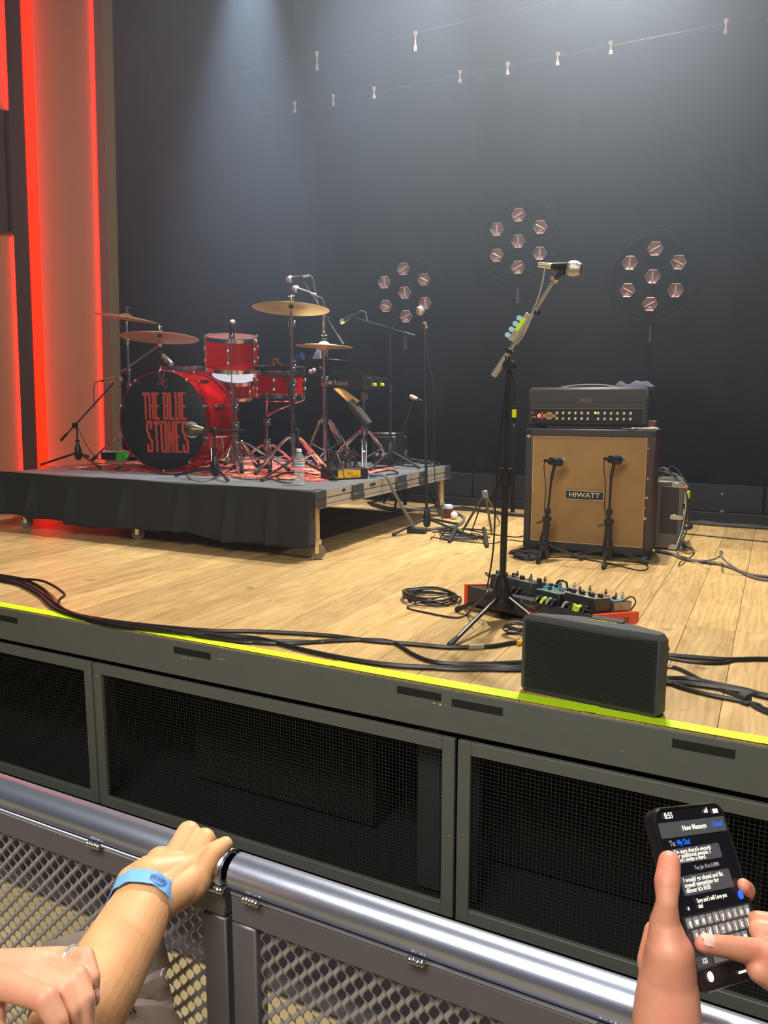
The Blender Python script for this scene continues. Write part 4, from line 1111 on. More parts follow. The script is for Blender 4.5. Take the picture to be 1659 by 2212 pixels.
pd = V((kb.x - ka.x * .22, kb.y - ka.y * .22, RD))
t = thing('kick_pedal', 'chrome kick pedal behind the bass drum', 'pedal', tuple(pd))
obj('base_plate', G().box(pd + V((0, 0, 0.006)), (0.10, 0.30, 0.008), RZ(radians(10)), 0.002), chrome, t)
obj('footboard', G().box(pd + V((0, 0, 0.05)), (0.08, 0.28, 0.008), RZ(radians(10)) @ RX(-0.25), 0.002), chrome, t)
obj('post', G().cyl(pd + V((-.05, -.12, 0.01)), pd + V((-.05, -.12, 0.19)), 0.008).cyl(pd + V((.05, -.12, 0.01)), pd + V((.05, -.12, 0.19)), 0.008).cyl(pd + V((-.06, -.12, 0.185)), pd + V((.06, -.12, 0.185)), 0.007), chrome, t)
sp1 = Zp(498, 1000, RZ0)
t = thing('metal_box', 'small silver metal box behind the bass drum stand', 'box', tuple(sp1))
obj('body', G().box(sp1 + V((0, 0.03, 0.045)), (0.10, 0.09, 0.07), RZ(0.4), 0.004), alu, t)
obj('lid', G().box(sp1 + V((0, 0.03, 0.083)), (0.104, 0.094, 0.008), RZ(0.4), 0.002), alu_dull, t)
gc = Zp(245, 995, RZ0)
t = thing('cable_case', 'low dark case with a green end beside the left cymbal stand', 'case', tuple(gc))
obj('body', G().box(gc + V((-.05, 0.05, 0.035)), (0.17, 0.10, 0.062), RZ(0.2), 0.003), black_plastic, t)
obj('lid', G().box(gc + V((-.05, 0.05, 0.070)), (0.174, 0.104, 0.008), RZ(0.2), 0.002), white_plastic, t)
obj('end_label', G().box(gc + V((.055, 0.05, 0.035)), (0.06, 0.106, 0.055), RZ(0.2), 0.002), mat('bright_green', S(40, 220, 60), 0.5), t)
# two snare-stand wedges of folded black cloth/foam on the rug
for px, py, lab in ((572, 1012, 'small dark foam wedge on the rug under the snare stand'), (632, 1000, 'tall dark foam wedge on the rug behind the tripod stand')):
    p = Zp(px, py, RD)
    tag(obj('foam_wedge', G().prism([(-.05, 0), (.05, 0), (.045, .07 if px < 600 else .14), (.01, .05), (-.045, .03)], 0.03, basis(p + V((0, 0, .001)), (1, .3, 0), (0, 0, 1))), rubber), lab, 'wedge')
# cables lying on the riser
for lab, pts, r, m_ in (
    ('dark cable lying in loops on the rug in front of the tripod stand', [(585, 1030), (620, 1022), (650, 1032), (612, 1036), (598, 1028), (632, 1020), (690, 1026)], 0.004, cable_black),
    ('dark cable across the rug front left of the water bottle', [(500, 1030), (540, 1036), (580, 1034), (612, 1042), (630, 1043)], 0.004, cable_black),
    ('pale cable beside the left cymbal stand feet', [(200, 1000), (240, 1002), (290, 1004), (320, 1006)], 0.004, cable_grey),
    ('grey cable snaking across the middle of the riser behind the box', [(660, 1010), (700, 1006), (735, 1000), (700, 990), (680, 1000)], 0.004, cable_grey),
    ('black cable looping along the right edge of the riser', [(800, 1030), (830, 1026), (860, 1022), (845, 1016), (815, 1020), (802, 1028)], 0.005, cable_black),
    ('black cable coiled near the rear right corner of the riser', [(860, 1000), (900, 994), (940, 998), (948, 1004), (915, 1008), (875, 1006), (862, 1001), (890, 996)], 0.006, cable_black),
    ('grey cable coiled at the rear right corner of the riser', [(880, 1004), (910, 1000), (935, 1001), (930, 1006), (900, 1010)], 0.004, cable_grey),
    ('thick black cable crossing the riser toward the rear right corner', [(775, 1014), (800, 1012), (835, 1008), (870, 1000), (900, 1000)], 0.007, cable_black)):
    floor_cable(lab, pts, r, RD, m_)
# grey loom from the box down to the floor stand
cable('thick grey loom dropping from the riser edge to the floor stand', [Zp(798, 1026, RZ0 + .02), Zp(812, 1026, RZ0 + .022), V((-2.205, 4.36, RZ0 + 0.012)), V((-2.17, 4.40, 0.30)), V((-2.135, 4.55, 0.12)), V((-2.12, 4.68, 0.02)), V((-2.0, 4.95, 0.012)), Zp(985, 1138, .012), Zp(1003, 1120, .012), Zp(985, 1108, .012), Zp(950, 1104, .012), Zp(880, 1100, 0.012)], 0.010, cable_grey)

b0 = Zp(876, 1002, RZ0)
mic_stand('low black stand at the rear right corner of the riser with a small tilted arm', (b0.x, b0.y), RD, Yp(868, 945, b0.y).z, ring_feet(b0.x, b0.y, 0.18, 0.4), [(Yp(860, 955, b0.y), Yp(892, 866, b0.y))], RZ0 + 0.06)
microphone('small silver microphone on the low stand at the rear right of the riser', Yp(886, 856, b0.y), Yp(902, 862, b0.y), 0.018, None, knob_mat, 'pencil')
q = Zp(838, 996, RZ0); q.y = 5.38; q.x = Yp(838, 980, 5.38).x
zc_ = Yp(838, 934, 5.38).z
t = thing('equipment_case', 'small dark equipment case with pale top edges behind the drum pad stand', 'case', (q.x, q.y, RZ0))
obj('body', G().box((q.x, q.y, (RZ0 + zc_) / 2 + .001), (0.20, 0.16, zc_ - RZ0 - .004), None, 0.004), black_metal, t)
obj('edge_trim', G().box((q.x, q.y - .08, zc_ - .006), (0.205, 0.012, 0.012), None, .002).box((q.x, q.y - .08, zc_ - .032), (0.205, 0.008, 0.006), None, .001), alu, t)
for i in range(3): obj('socket', G().cyl((q.x - .05 + .05 * i, q.y - .08, RZ0 + .08), (q.x - .05 + .05 * i, q.y - .095, RZ0 + .08), .012), alu_dull, t)

# ================================================================== AMPLIFIER STACK
ca_ = Zp(1129, 1192); cb_ = Zp(1403, 1214)
ang = atan2(cb_.y - ca_.y, cb_.x - ca_.x)
CW, CH, CDP = (cb_ - ca_).length, 0.725, 0.33
cx_ = V((cos(ang), sin(ang), 0)); cy_ = V((-sin(ang), cos(ang), 0)); RC = RZ(ang)
c0 = (ca_ + cb_) / 2
def cab(x, y, z): return c0 + cx_ * x + cy_ * y + V((0, 0, z))
tolex = mat('tolex_black', S(44, 42, 42), 0.55, 0, 0.2, 120, 0.25)
tolex_brown = mat('tolex_worn', S(62, 44, 42), 0.55, 0, 0.25, 40, 0.2)
def weave():
    m = bpy.data.materials.new('grille_cloth'); m.use_nodes = True
    nt = m.node_tree; N = nt.nodes; L = nt.links; b = N['Principled BSDF']
    tc = N.new('ShaderNodeTexCoord'); mp = N.new('ShaderNodeMapping'); mp.inputs['Rotation'].default_value = (0, 0, -ang)
    L.new(tc.outputs['Object'], mp.inputs['Vector'])
    w1 = N.new('ShaderNodeTexWave'); w1.bands_direction = 'Z'; w1.inputs['Scale'].default_value = 60; w1.inputs['Distortion'].default_value = 1.5
    w2 = N.new('ShaderNodeTexWave'); w2.bands_direction = 'X'; w2.inputs['Scale'].default_value = 60; w2.inputs['Distortion'].default_value = 1.0
    L.new(mp.outputs[0], w1.inputs['Vector']); L.new(mp.outputs[0], w2.inputs['Vector'])
    nz = N.new('ShaderNodeTexNoise'); nz.inputs['Scale'].default_value = 9; L.new(mp.outputs[0], nz.inputs['Vector'])
    a = N.new('ShaderNodeMath'); a.operation = 'ADD'; L.new(w1.outputs['Fac'], a.inputs[0]); L.new(w2.outputs['Fac'], a.inputs[1])
    a2 = N.new('ShaderNodeMath'); a2.operation = 'ADD'; L.new(a.outputs[0], a2.inputs[0]); L.new(nz.outputs['Fac'], a2.inputs[1])
    mr = N.new('ShaderNodeMapRange'); mr.inputs['From Max'].default_value = 3; L.new(a2.outputs[0], mr.inputs[0])
    cr = N.new('ShaderNodeValToRGB'); cr.color_ramp.elements[0].color = S(126, 96, 56); cr.color_ramp.elements[1].color = S(178, 144, 92)
    L.new(mr.outputs[0], cr.inputs[0]); L.new(cr.outputs[0], b.inputs['Base Color']); b.inputs['Roughness'].default_value = 0.85
    return m
t = thing('speaker_cabinet', 'large square guitar speaker cabinet with tan woven grille', 'speaker', tuple(c0 + cy_ * CDP / 2))
zb0, fr = 0.03, 0.042
g = G()
g.box(cab(0, CDP / 2, zb0 + fr / 2), (CW, CDP, fr), RC, 0.006); g.box(cab(0, CDP / 2, CH - fr / 2), (CW, CDP, fr), RC, 0.006)
g.box(cab(-CW / 2 + fr / 2, CDP / 2, (zb0 + CH) / 2), (fr, CDP, CH - zb0 - .004), RC, 0.006)
g.k = 1
g.box(cab(CW / 2 - fr / 2, CDP / 2, (zb0 + CH) / 2), (fr, CDP, CH - zb0 - .004), RC, 0.006)
g.k = 0
g.box(cab(0, CDP - 0.012, (zb0 + CH) / 2), (CW - .02, 0.02, CH - zb0 - .02), RC)
obj('cabinet', g, [tolex, tolex_brown], t)
obj('grille', G().box(cab(0, 0.018, (zb0 + CH) / 2), (CW - 2 * fr, 0.012, CH - zb0 - 2 * fr), RC, 0.003), weave(), t)
pipe_t = mat('piping_tan', S(206, 170, 112), 0.6)
g = G(); hw, z0_, z1_ = CW / 2 - fr - .002, zb0 + fr + .002, CH - fr - .002
for a_, b_ in (((-hw, z0_), (hw, z0_)), ((hw, z0_), (hw, z1_)), ((hw, z1_), (-hw, z1_)), ((-hw, z1_), (-hw, z0_))):
    g.cyl(cab(a_[0], 0.010, a_[1]), cab(b_[0], 0.010, b_[1]), 0.0032, n=6)
obj('piping', g, pipe_t, t)
badge = obj('badge', G().box(cab(-0.012, 0.008, 0.352), (0.215, 0.006, 0.052), RC, 0.001), mat('badge_black', S(34, 36, 42), 0.35), t)
bord = G()
for dx, dz, sx, sz in ((0, .025, .215, .003), (0, -.025, .215, .003), (-.107, 0, .003, .052), (.107, 0, .003, .052)):
    bord.box(cab(-0.012 + dx, 0.0045, 0.352 + dz), (sx, 0.002, sz), RC)
ivory = mat('ivory', S(222, 208, 180), 0.5)
obj('badge_border', bord, ivory, badge)
obj('lettering', text_g('HIWATT', 0.040, basis(cab(-0.012, 0.0042, 0.352), cx_, (0, 0, 1)), 1.12, 0.0004, 0.0004), ivory, badge, 0)
for sx in (-1, 1):
    for y in (0.03, CDP - 0.03):
        obj('caster', G().sph(cab(sx * (CW / 2 - 0.03), y, 0.019), 0.019, 12, 8).cyl(cab(sx * (CW / 2 - 0.03), y, 0.02), cab(sx * (CW / 2 - 0.03), y, 0.04), 0.014), mat('caster_grey', S(96, 98, 104), 0.5), t)
chipw = mat('bare_wood', S(206, 160, 108), 0.8)
for x, z_, s_ in ((-CW / 2 + .02, CH - .045, .028), (CW / 2 - .035, CH - .10, .012), (CW / 2 - .03, .46, .014), (CW / 2 - .032, .355, .02), (CW / 2 - .037, .30, .01), (CW / 2 - .036, .24, .02)):
    pol = [(s_ * .6 * cos(2 * pi * i / 7) * rnd.uniform(.5, 1), s_ * .5 * sin(2 * pi * i / 7) * rnd.uniform(.5, 1)) for i in range(7)]
    obj('paint_chip', G().prism(pol, 0.001, basis(cab(x, -0.0004, z_), cx_, (0, 0, 1))), chipw, t)
obj('handle', G().box(cab(CW / 2 + .002, CDP * .5, 0.44), (0.006, 0.13, 0.06), RC, 0.002), black_plastic, t)

# amplifier head
hL, hR = Yp(1148, 925, c0.y), Yp(1392, 925, c0.y)
HWD = 0.66; hx0 = -0.025; HZ0, HZ1, HD = CH + 0.016, CH + 0.232, 0.25
hy0 = 0.035
t = thing('amplifier_head', 'black guitar amplifier head with two rows of small knobs on the tan-fronted cabinet', 'amplifier', tuple(cab(hx0, hy0 + HD / 2, CH)))
obj('cabinet', G().box(cab(hx0, hy0 + HD / 2, (HZ0 + HZ1) / 2), (HWD, HD, HZ1 - HZ0), RC, 0.014), tolex, t)
obj('panel', G().box(cab(hx0, hy0 + 0.002, HZ0 + 0.055), (HWD - 0.05, 0.010, 0.075), RC, 0.002), mat('panel_black', S(22, 16, 16), 0.35), t)
obj('trim_bar', G().box(cab(hx0, hy0 - 0.002, HZ0 + 0.097), (HWD - 0.05, 0.008, 0.006), RC, 0.001), mat('trim_brown', S(92, 66, 58), 0.5), t)
obj('piping', G().cyl(cab(hx0 - HWD / 2 + .02, hy0 - .002, HZ0 + .134), cab(hx0 + HWD / 2 - .02, hy0 - .002, HZ0 + .134), 0.0012, n=5), black_metal, t)
for sx in (-1, 1):
    for y in (.05, HD - .05): obj('foot', G().cyl(cab(hx0 + sx * (HWD / 2 - .05), hy0 + y, CH), cab(hx0 + sx * (HWD / 2 - .05), hy0 + y, HZ0 + .002), 0.016), rubber, t)
kx0 = hx0 - HWD / 2 + 0.17
kme = None
for r_ in range(2):
    for c_ in range(12):
        xx = kx0 + c_ * 0.0345 + (0.022 if c_ >= 6 else 0)
        if kme is None: kme = mesh_of('knob', G().lathe([(0.008, 0), (0.0075, 0.010), (0.005, 0.012), (0.001, 0.0125)], (0, 0, 0), -cy_, 10), knob_mat)
        o = link('knob', kme, t); o.matrix_parent_inverse = t.matrix_basis.inverted(); o.location = cab(xx, hy0 - 0.003, HZ0 + 0.072 - r_ * 0.031)
gold_print = mat('print_gold', S(176, 140, 76), 0.5)
obj('emblem', merge(G().lathe([(0.022, 0), (0.021, 0.001), (0.001, 0.001)], cab(hx0 - HWD / 2 + .125, hy0 - .0035, HZ0 + .056), -cy_, 20), G().box(cab(hx0 - HWD / 2 + .125, hy0 - .004, HZ0 + .056), (.075, .001, .018), RC)), gold_print, t)
for i, (dx, dz) in enumerate(((.03, .072), (.03, .048), (.045, .048), (.085, .072), (.085, .040))):
    obj('switch', G().cyl(cab(hx0 - HWD / 2 + dx, hy0 - .003, HZ0 + dz), cab(hx0 - HWD / 2 + dx, hy0 - .018, HZ0 + dz), .005, n=8), knob_mat, t)
obj('pilot_light', G().sph(cab(hx0 - HWD / 2 + .068, hy0 - .008, HZ0 + .056), .011, 12, 8), mat('pilot_red', (1, .02, .01, 1), .4, emit=(1, .03, .02, 1), es=9), t)
obj('pilot_light', G().sph(cab(kx0 + 6 * .0345 + .006, hy0 - .006, HZ0 + .074), .006, 10, 6), mat('pilot_green', (.3, 1, .05, 1), .4, emit=(.35, 1, .05, 1), es=4), t)
dim_gold = mat('plate_dim', S(104, 92, 78), 0.5)
bp2 = obj('badge', G().box(cab(hx0 - .005, hy0 - .001, HZ0 + .140), (.105, .004, .034), RC, .001), mat('badge_dark', S(46, 42, 42), .5), t)
obj('lettering', merge(text_g('MESA', .024, basis(cab(hx0 - .005, hy0 - .0034, HZ0 + .143), cx_, (0, 0, 1)), 1.2, 0.0002, 0.0003),
    G().box(cab(hx0 - .005, hy0 - .0034, HZ0 + .156), (.10, .001, .0015), RC), G().box(cab(hx0 - .005, hy0 - .0034, HZ0 + .1245), (.10, .001, .0015), RC)), dim_gold, bp2, 0)
obj('handle', G().tube(spline([cab(hx0 - .16, hy0 + HD * .4, HZ1 + .002), cab(hx0 - .08, hy0 + HD * .4, HZ1 + .012), cab(hx0, hy0 + HD * .4, HZ1 + .015), cab(hx0 + .08, hy0 + HD * .4, HZ1 + .012), cab(hx0 + .14, hy0 + HD * .4, HZ1 + .002)]), .006, 6), mat('handle_grey', S(110, 108, 112), .5), t)
# folded cloth on the head
cl = mat('cloth_denim', S(60, 66, 84), 0.9, 0, 0.25, 40, 0.3)
p0 = cab(hx0 + HWD / 2 - .085, hy0 + HD * .38, HZ1)
g = G(); nx, ny = 22, 10; vs = []
for s_ in (0, 1):
    for i in range(nx + 1):
        for j in range(ny + 1):
            u, v_ = i / nx * 2 - 1, j / ny * 2 - 1
            e = max(0, 1 - abs(u) ** 4) * max(0, 1 - abs(v_) ** 4)
            h = (0.028 + 0.008 * sin(u * 5 + v_) + 0.006 * sin(u * 9 + 1.5)) * e ** .5 if s_ else 0.001
            vs.append(p0 + cx_ * (u * .105) + cy_ * (v_ * .06 + .01 * sin(u * 4)) + V((0, 0, h)))
n1 = (nx + 1) * (ny + 1); ix = lambda s_, i, j: s_ * n1 + i * (ny + 1) + j
fs = [(ix(s_, i, j), ix(s_, i + 1, j), ix(s_, i + 1, j + 1), ix(s_, i, j + 1)) for s_ in (0, 1) for i in range(nx) for j in range(ny)]
fs += [(ix(0, i, j), ix(0, i + 1, j), ix(1, i + 1, j), ix(1, i, j)) for i in range(nx) for j in (0, ny)] + [(ix(0, i, j), ix(0, i, j + 1), ix(1, i, j + 1), ix(1, i, j)) for i in (0, nx) for j in range(ny)]
g.add(vs, fs)
tag(obj('folded_cloth', g, cl, None, 60), 'folded grey-blue cloth lying on top of the black amplifier head', 'cloth')
# pedal and white cord on the cabinet top
pp = cab(CW / 2 - .05, .13, CH)
t = thing('effect_pedal', 'small red and silver pedal on top of the cabinet beside the amplifier head', 'pedal', tuple(pp))
obj('body', G().box(pp + V((0, 0, .022)), (.075, .11, .042), RC, .004), mat('pedal_maroon', S(140, 50, 56), .4), t)
obj('top_plate', G().box(pp + V((0, 0, .046)), (.079, .114, .006), RC, .002), alu, t)
obj('footswitch', G().cyl(pp + V((0, 0, .049)), pp + V((0, 0, .06)), .007), chrome, t)
cable('white cord lying along the right top edge of the speaker cabinet', [cab(CW / 2 - .13, .02, CH + .007), cab(CW / 2 - .08, .035, CH + .007), cab(CW / 2 - .03, .025, CH + .007), cab(CW / 2 + .004, .06, CH + .006), cab(CW / 2 - .02, .03, CH + .010), cab(CW / 2 - .07, .02, CH + .007)], .006, white_plastic)
cable('thin dark cable trailing from the amplifier head to the pedal', [cab(hx0 + .2, hy0 - .02, CH + .006), cab(hx0 + .27, hy0 - .03, CH + .006), cab(CW / 2 - .09, .09, CH + .02), pp + V((-.02, -.03, .05))], .003, cable_grey)

# rack behind the cabinet
rk = V((-0.585, 4.96, 0))
Rk = RZ(0.12)
t = thing('power_rack', 'small aluminium-edged power rack behind the right side of the speaker cabinet', 'rack', tuple(rk))
dark_panel = mat('rack_panel', S(40, 34, 34), 0.45)
obj('body', G().box(rk + V((0, 0, .21)), (.19, .34, .40), Rk, .004), mat('rack_side', S(104, 98, 92), .5, .4), t)
obj('front_panel', G().box(rk + Rk @ V((.02, -.172, .24)), (.10, .008, .28), Rk, .002), dark_panel, t)
obj('side_panel', G().box(rk + Rk @ V((.096, 0, .24)), (.008, .26, .30), Rk, .002), dark_panel, t)
for z_ in (.02, .20, .39): obj('edge_trim', G().box(rk + Rk @ V((.06, -.175, z_)), (.07, .012, .03), Rk, .003).box(rk + Rk @ V((.098, -.10, z_)), (.012, .14, .03), Rk, .003), alu, t)
obj('socket', G().box(rk + Rk @ V((.101, -.10, .30)), (.008, .06, .05), Rk, .002).box(rk + Rk @ V((.101, -.10, .22)), (.008, .07, .06), Rk, .002), chrome, t)
obj('plug', G().box(rk + Rk @ V((.112, -.10, .19)), (.03, .04, .03), Rk @ RX(.4), .004), red_plastic, t)
obj('plug', G().box(rk + Rk @ V((.100, -.13, .375)), (.03, .05, .02), Rk @ RX(.3), .004), mat('plug_orange', S(190, 120, 70), .5), t)
for sx in (-1, 1):
    for sy in (-1, 1): obj('foot', G().cyl(rk + Rk @ V((sx * .07, sy * .13, 0)), rk + Rk @ V((sx * .07, sy * .13, .012)), .015), rubber, t)
for i in range(5):
    o_ = V((rnd.uniform(-.03, .03), rnd.uniform(-.04, .04), 0))
    cable(['grey cable', 'white cable', 'black cable', 'second grey cable', 'second black cable'][i] + ' arching over the top of the aluminium-edged rack', [rk + o_ + V((-.07, -.03, .42)), rk + o_ + V((0, -.06, .45 + .01 * i)), rk + o_ + V((.07, -.1, .43)), rk + o_ * .4 + V((.128 + .004 * i, -.14, .33)), rk + o_ * .3 + V((.125 + .004 * i, -.15, .16)), rk + o_ * .3 + V((.10, -.20, .012))], .005, [cable_grey, white_plastic, cable_black, cable_grey, cable_black][i], group='cables over the rack top')
tag(obj('tape_flag', G().cyl(rk + V((.138, -.135, .315)), rk + V((.136, -.14, .355)), .012, n=10), yellow_tape), 'bright yellow tape wrapped round the cables on the rack', 'tape')

# two microphones on short stands in front of the cabinet
def cab_mic(base, headpx, clutchpy, footpx, lab, labm, heavy):
    bx, by = base
    t = mic_stand(lab, base, 0, Yp(headpx[0], headpx[1] + 42, by - .02).z, [tuple(Zp(*footpx))[:2], (bx - .20, by + .05), (bx + .20, by + .05)], (), 0.10,
                  tilt_top=Yp(headpx[0] - 2, headpx[1] + 40, by))
    top = Yp(headpx[0] - 2, headpx[1] + 40, by)
    h0 = Yp(headpx[0] - 4, headpx[1], by - .03)
    hd = h0 + cy_ * 0.10 + cx_ * 0.05 + V((0, 0, -.012))
    obj('clip', G().cyl(top, h0 + (hd - h0) * .4, .009), black_metal, t)
    if heavy:
        lo = V((bx, by, 0.06)); up_ = lo + (V(top) - lo) * heavy
        obj('sleeve', G().cyl(lo, up_, .022, .018, 12).cyl(up_, up_ + (V(top) - lo) * .05, .027, .024, 12), gaff_black, t)
        obj('wing_bolt', G().caps(up_ + V((-.05, -.01, -.02)), .006, up_, .006, 8), black_metal, t)
    microphone(labm, hd, h0, .026, None, None, 'pencil')
    cable('thin cable hanging from the ' + labm.split(' aimed')[0], [h0 - (hd - h0).normalized() * .04, h0 + V((-.025, -.035, -.03)), V((bx, by, 0)) * .0 + Yp(headpx[0] - 14, headpx[1] + 60, by - .03), Yp(headpx[0] - 16, headpx[1] + 110, by - .03), Yp(headpx[0] - 4, headpx[1] + 140, by - .02)], .003)
b1 = Zp(1174, 1207); b2_ = Zp(1311, 1216)
cab_mic((b1.x, b1.y), (1193, 996), 0, (1162, 1218), 'left of two short black stands in front of the tan speaker grille', 'left microphone aimed at the tan speaker grille', .42)
cab_mic((b2_.x, b2_.y), (1322, 992), 0, (1303, 1230), 'right of two short black stands in front of the tan speaker grille', 'right microphone aimed at the tan speaker grille', .40)
floor_cable('black cables heaped on the floor at the left foot of the speaker cabinet', [(1098, 1196), (1120, 1190), (1165, 1200), (1150, 1206), (1115, 1200), (1102, 1192), (1130, 1190), (1180, 1206)], .006, lift=[0, .02, .04, .02, .01, .02, .05, 0])
tag(obj('cable_bag', G().lathe([(.10, 0), (.105, .008), (.08, .022), (.04, .03), (.001, .031)], Zp(1150, 1200), (0, 0, 1), 18, sx=1.5), cable_black), 'dark heap of cloth and cable beside the left microphone stand', 'heap')
floor_cable('thin black cable lying in a loop in front of the speaker cabinet', [(1105, 1196), (1140, 1210), (1190, 1204), (1250, 1206), (1320, 1218), (1380, 1232), (1400, 1226), (1385, 1216), (1350, 1212)], .003)
floor_cable('cable bundle running from the rack across the floor to the right edge', [(1416, 1188), (1450, 1196), (1480, 1208), (1530, 1214), (1580, 1226), (1625, 1246), (1670, 1254)], .008, m=cable_grey)
floor_cable('second cable strand beside the bundle leaving the rack', [(1416, 1192), (1470, 1202), (1520, 1216), (1570, 1222), (1620, 1240), (1670, 1248)], .005)
floor_cable('thin looped cable standing up from the bundle right of the rack', [(1448, 1174), (1480, 1180), (1499, 1188), (1488, 1196), (1470, 1190), (1464, 1196), (1475, 1205), (1510, 1213), (1545, 1207), (1560, 1196), (1556, 1190), (1557, 1200), (1572, 1216), (1610, 1238), (1668, 1246)], .005, m=cable_grey, lift=[0, 0, .01, .02, .07, .06, .01, .01, .01, .05, .08, .08, .05, .01, .01])
floor_cable('straight thin cable along the floor behind the rack', [(1455, 1150), (1520, 1157), (1600, 1165), (1675, 1172)], .004)
floor_cable('thick black cable loop on the floor right of the rack', [(1450, 1128), (1480, 1126), (1492, 1132), (1488, 1140), (1450, 1142)], .010)
floor_cable('black cables running along the foot of the rear wall', [(1000, 1096), (1100, 1111), (1300, 1124), (1450, 1126), (1560, 1134), (1680, 1142)], .012)
floor_cable('second line of black cables at the foot of the rear wall', [(960, 1098), (1060, 1104), (1130, 1114), (1400, 1130), (1500, 1126), (1600, 1135), (1680, 1139)], .010)
floor_cable('large flat coil of black cable under the rear of the riser', [(795, 1085), (850, 1098), (920, 1098), (950, 1090), (900, 1080), (830, 1080), (800, 1088), (850, 1102), (930, 1100), (1000, 1096)], .010)

# ================================================================== MAIN MICROPHONE STAND
mb0 = Zp(1083, 1343); Ym = mb0.y
top = Yp(1100, 790, Ym)
q0, q1, q2 = Yp(1066, 812, Ym + .01), Yp(1148, 690, Ym + .0), Yp(1199, 602, Ym - .02)
t = mic_stand("black boom stand at centre stage carrying the singer's microphone", (mb0.x, mb0.y), 0, top.z, [tuple(Zp(972, 1400))[:2], tuple(Zp(988, 1322))[:2], tuple(Zp(1196, 1378))[:2]],
              (), 0.13, tilt_top=top, r=0.0135)
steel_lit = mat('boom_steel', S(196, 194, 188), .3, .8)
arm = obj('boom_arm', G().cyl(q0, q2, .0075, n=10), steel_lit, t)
obj('counter_grip', G().cyl(q0 - (q1 - q0).normalized() * .0, q0 + (q1 - q0).normalized() * .10, .0125, n=12), alu_dull, arm)
obj('clamp_ring', G().cyl(q0 + (q1 - q0) * .42, q0 + (q1 - q0) * .47, .018, n=12), black_metal, arm)
obj('clamp_ring', G().cyl(q2 - (q2 - q0).normalized() * .012, q2, .016, n=12), knob_mat, arm)
obj('boom_clutch', G().cyl(top + V((0, -.02, .0)), top + V((0, .02, .0)), .022).cyl(top, q0 + (q2 - q0) * .22, .010), black_metal, t)
obj('wing_bolt', G().caps(Yp(1160, 676, Ym - .03), .012, Yp(1158, 678, Ym), .006, 8), black_metal, arm)
hubc = obj('boot', G().lathe([(.046, 0), (.050, .02), (.034, .075), (.020, .12), (.016, .14)], (mb0.x, mb0.y, .055), (0, 0, 1), 14), black_plastic, t)
# pick holder
ad = (q2 - q0).normalized(); view = (EYE - q1).normalized(); sd = ad.cross(view).normalized()
sd = sd if sd.dot(RT) < 0 else -sd
ph = thing('pick_holder', 'grey pick holder with green tape clipped on the boom arm', 'pick holder', tuple(Yp(1120, 730, Ym)))
h0 = Yp(1146, 680, Ym - .012); h1 = Yp(1106, 738, Ym - .012)
hl = (h1 - h0).length; Rh = M(((h1 - h0).normalized(), sd, (h1 - h0).normalized().cross(sd))).transposed()
obj('strip', G().box((h0 + h1) / 2 + sd * .006, (hl, .026, .008), Rh, .002), alu_dull, ph)
obj('tape_strip', G().box((h0 + h1) / 2 + sd * .011 + view * .005 + (h0 - h1).normalized() * .01, (hl * .46, .014, .002), Rh), neon_tape, ph)
pick_m = mat('pick_blue', S(168, 214, 240), .35)
for i in range(4):
    c = h0 + (h1 - h0) * (.26 + .21 * i) + sd * .026
    pol = [(.013 * cos(a_), .0095 * sin(a_) * (1 + .25 * cos(a_))) for a_ in [2 * pi * k / 14 for k in range(14)]]
    tag(obj('guitar_pick', G().prism(pol, .0012, basis(c + view * .002, sd * .9 + V((0, 0, -.12)), (0, 0, 1))), pick_m, None, 0), 'pale blue guitar pick in the boom arm pick holder, ' + ['topmost of four', 'second from the top', 'third from the top', 'lowest of four'][i], 'guitar pick', 'pale blue picks in the pick holder')
m_h, m_t = Yp(1237, 580, Ym - .05), Yp(1192, 575, Ym - .05)
microphone("singer's silver-headed vocal microphone at the end of the boom arm", m_h, m_t, .0275, None)
obj('mic_clip', G().caps(q2, .009, (V(m_h) + V(m_t)) * .5 + V((0, 0, -.02)), .011, 8), black_metal, t)
cable("pale cable drooping from the singer's microphone along the boom arm", [Yp(1186, 572, Ym - .05), Yp(1178, 578, Ym - .05), Yp(1172, 610, Ym - .045), Yp(1162, 645, Ym - .035), Yp(1151, 671, Ym - .02), Yp(1142, 700, Ym - .018), Yp(1130, 725, Ym - .012), Yp(1116, 745, Ym + .01)], .003, mat('cable_pale', S(176, 172, 166), .45))
cable('thin black cable hanging down beside the centre microphone stand', [Yp(1098, 800, Ym + .02), Yp(1086, 900, Ym + .02), Yp(1072, 1050, Ym + .02), Yp(1066, 1180, Ym + .02), Yp(1054, 1260, Ym + .02), Zp(1046, 1290, .1), Zp(1000, 1312, .004)], .0035)
cable('thicker black cable running down the centre microphone stand pole', [Yp(1103, 800, Ym - .018), Yp(1100, 900, Ym - .022), Yp(1094, 1050, Ym - .022), Yp(1086, 1200, Ym - .022), Yp(1080, 1290, Ym - .05)], .004)
# jack plug hung on the stand
jt = Yp(1112, 880, Ym)
t = thing('jack_plug', 'cable jack with yellow tape hanging beside the centre microphone stand pole', 'plug', tuple(jt))
obj('cord', G().tube(spline([Yp(1104, 800, Ym), Yp(1110, 830, Ym), Yp(1112, 876, Ym)]), .0025, 6), cable_black, t)
obj('barrel', G().cyl(Yp(1112, 878, Ym), Yp(1111, 884, Ym), .008).cyl(Yp(1111, 902, Ym), Yp(1110, 914, Ym), .006), black_metal, t)
obj('tape_wrap', G().cyl(Yp(1111, 884, Ym), Yp(1111, 902, Ym), .0095, n=12), yellow_tape, t)
obj('tip', G().cyl(Yp(1110, 914, Ym), Yp(1110, 922, Ym), .003, n=8), knob_mat, t)

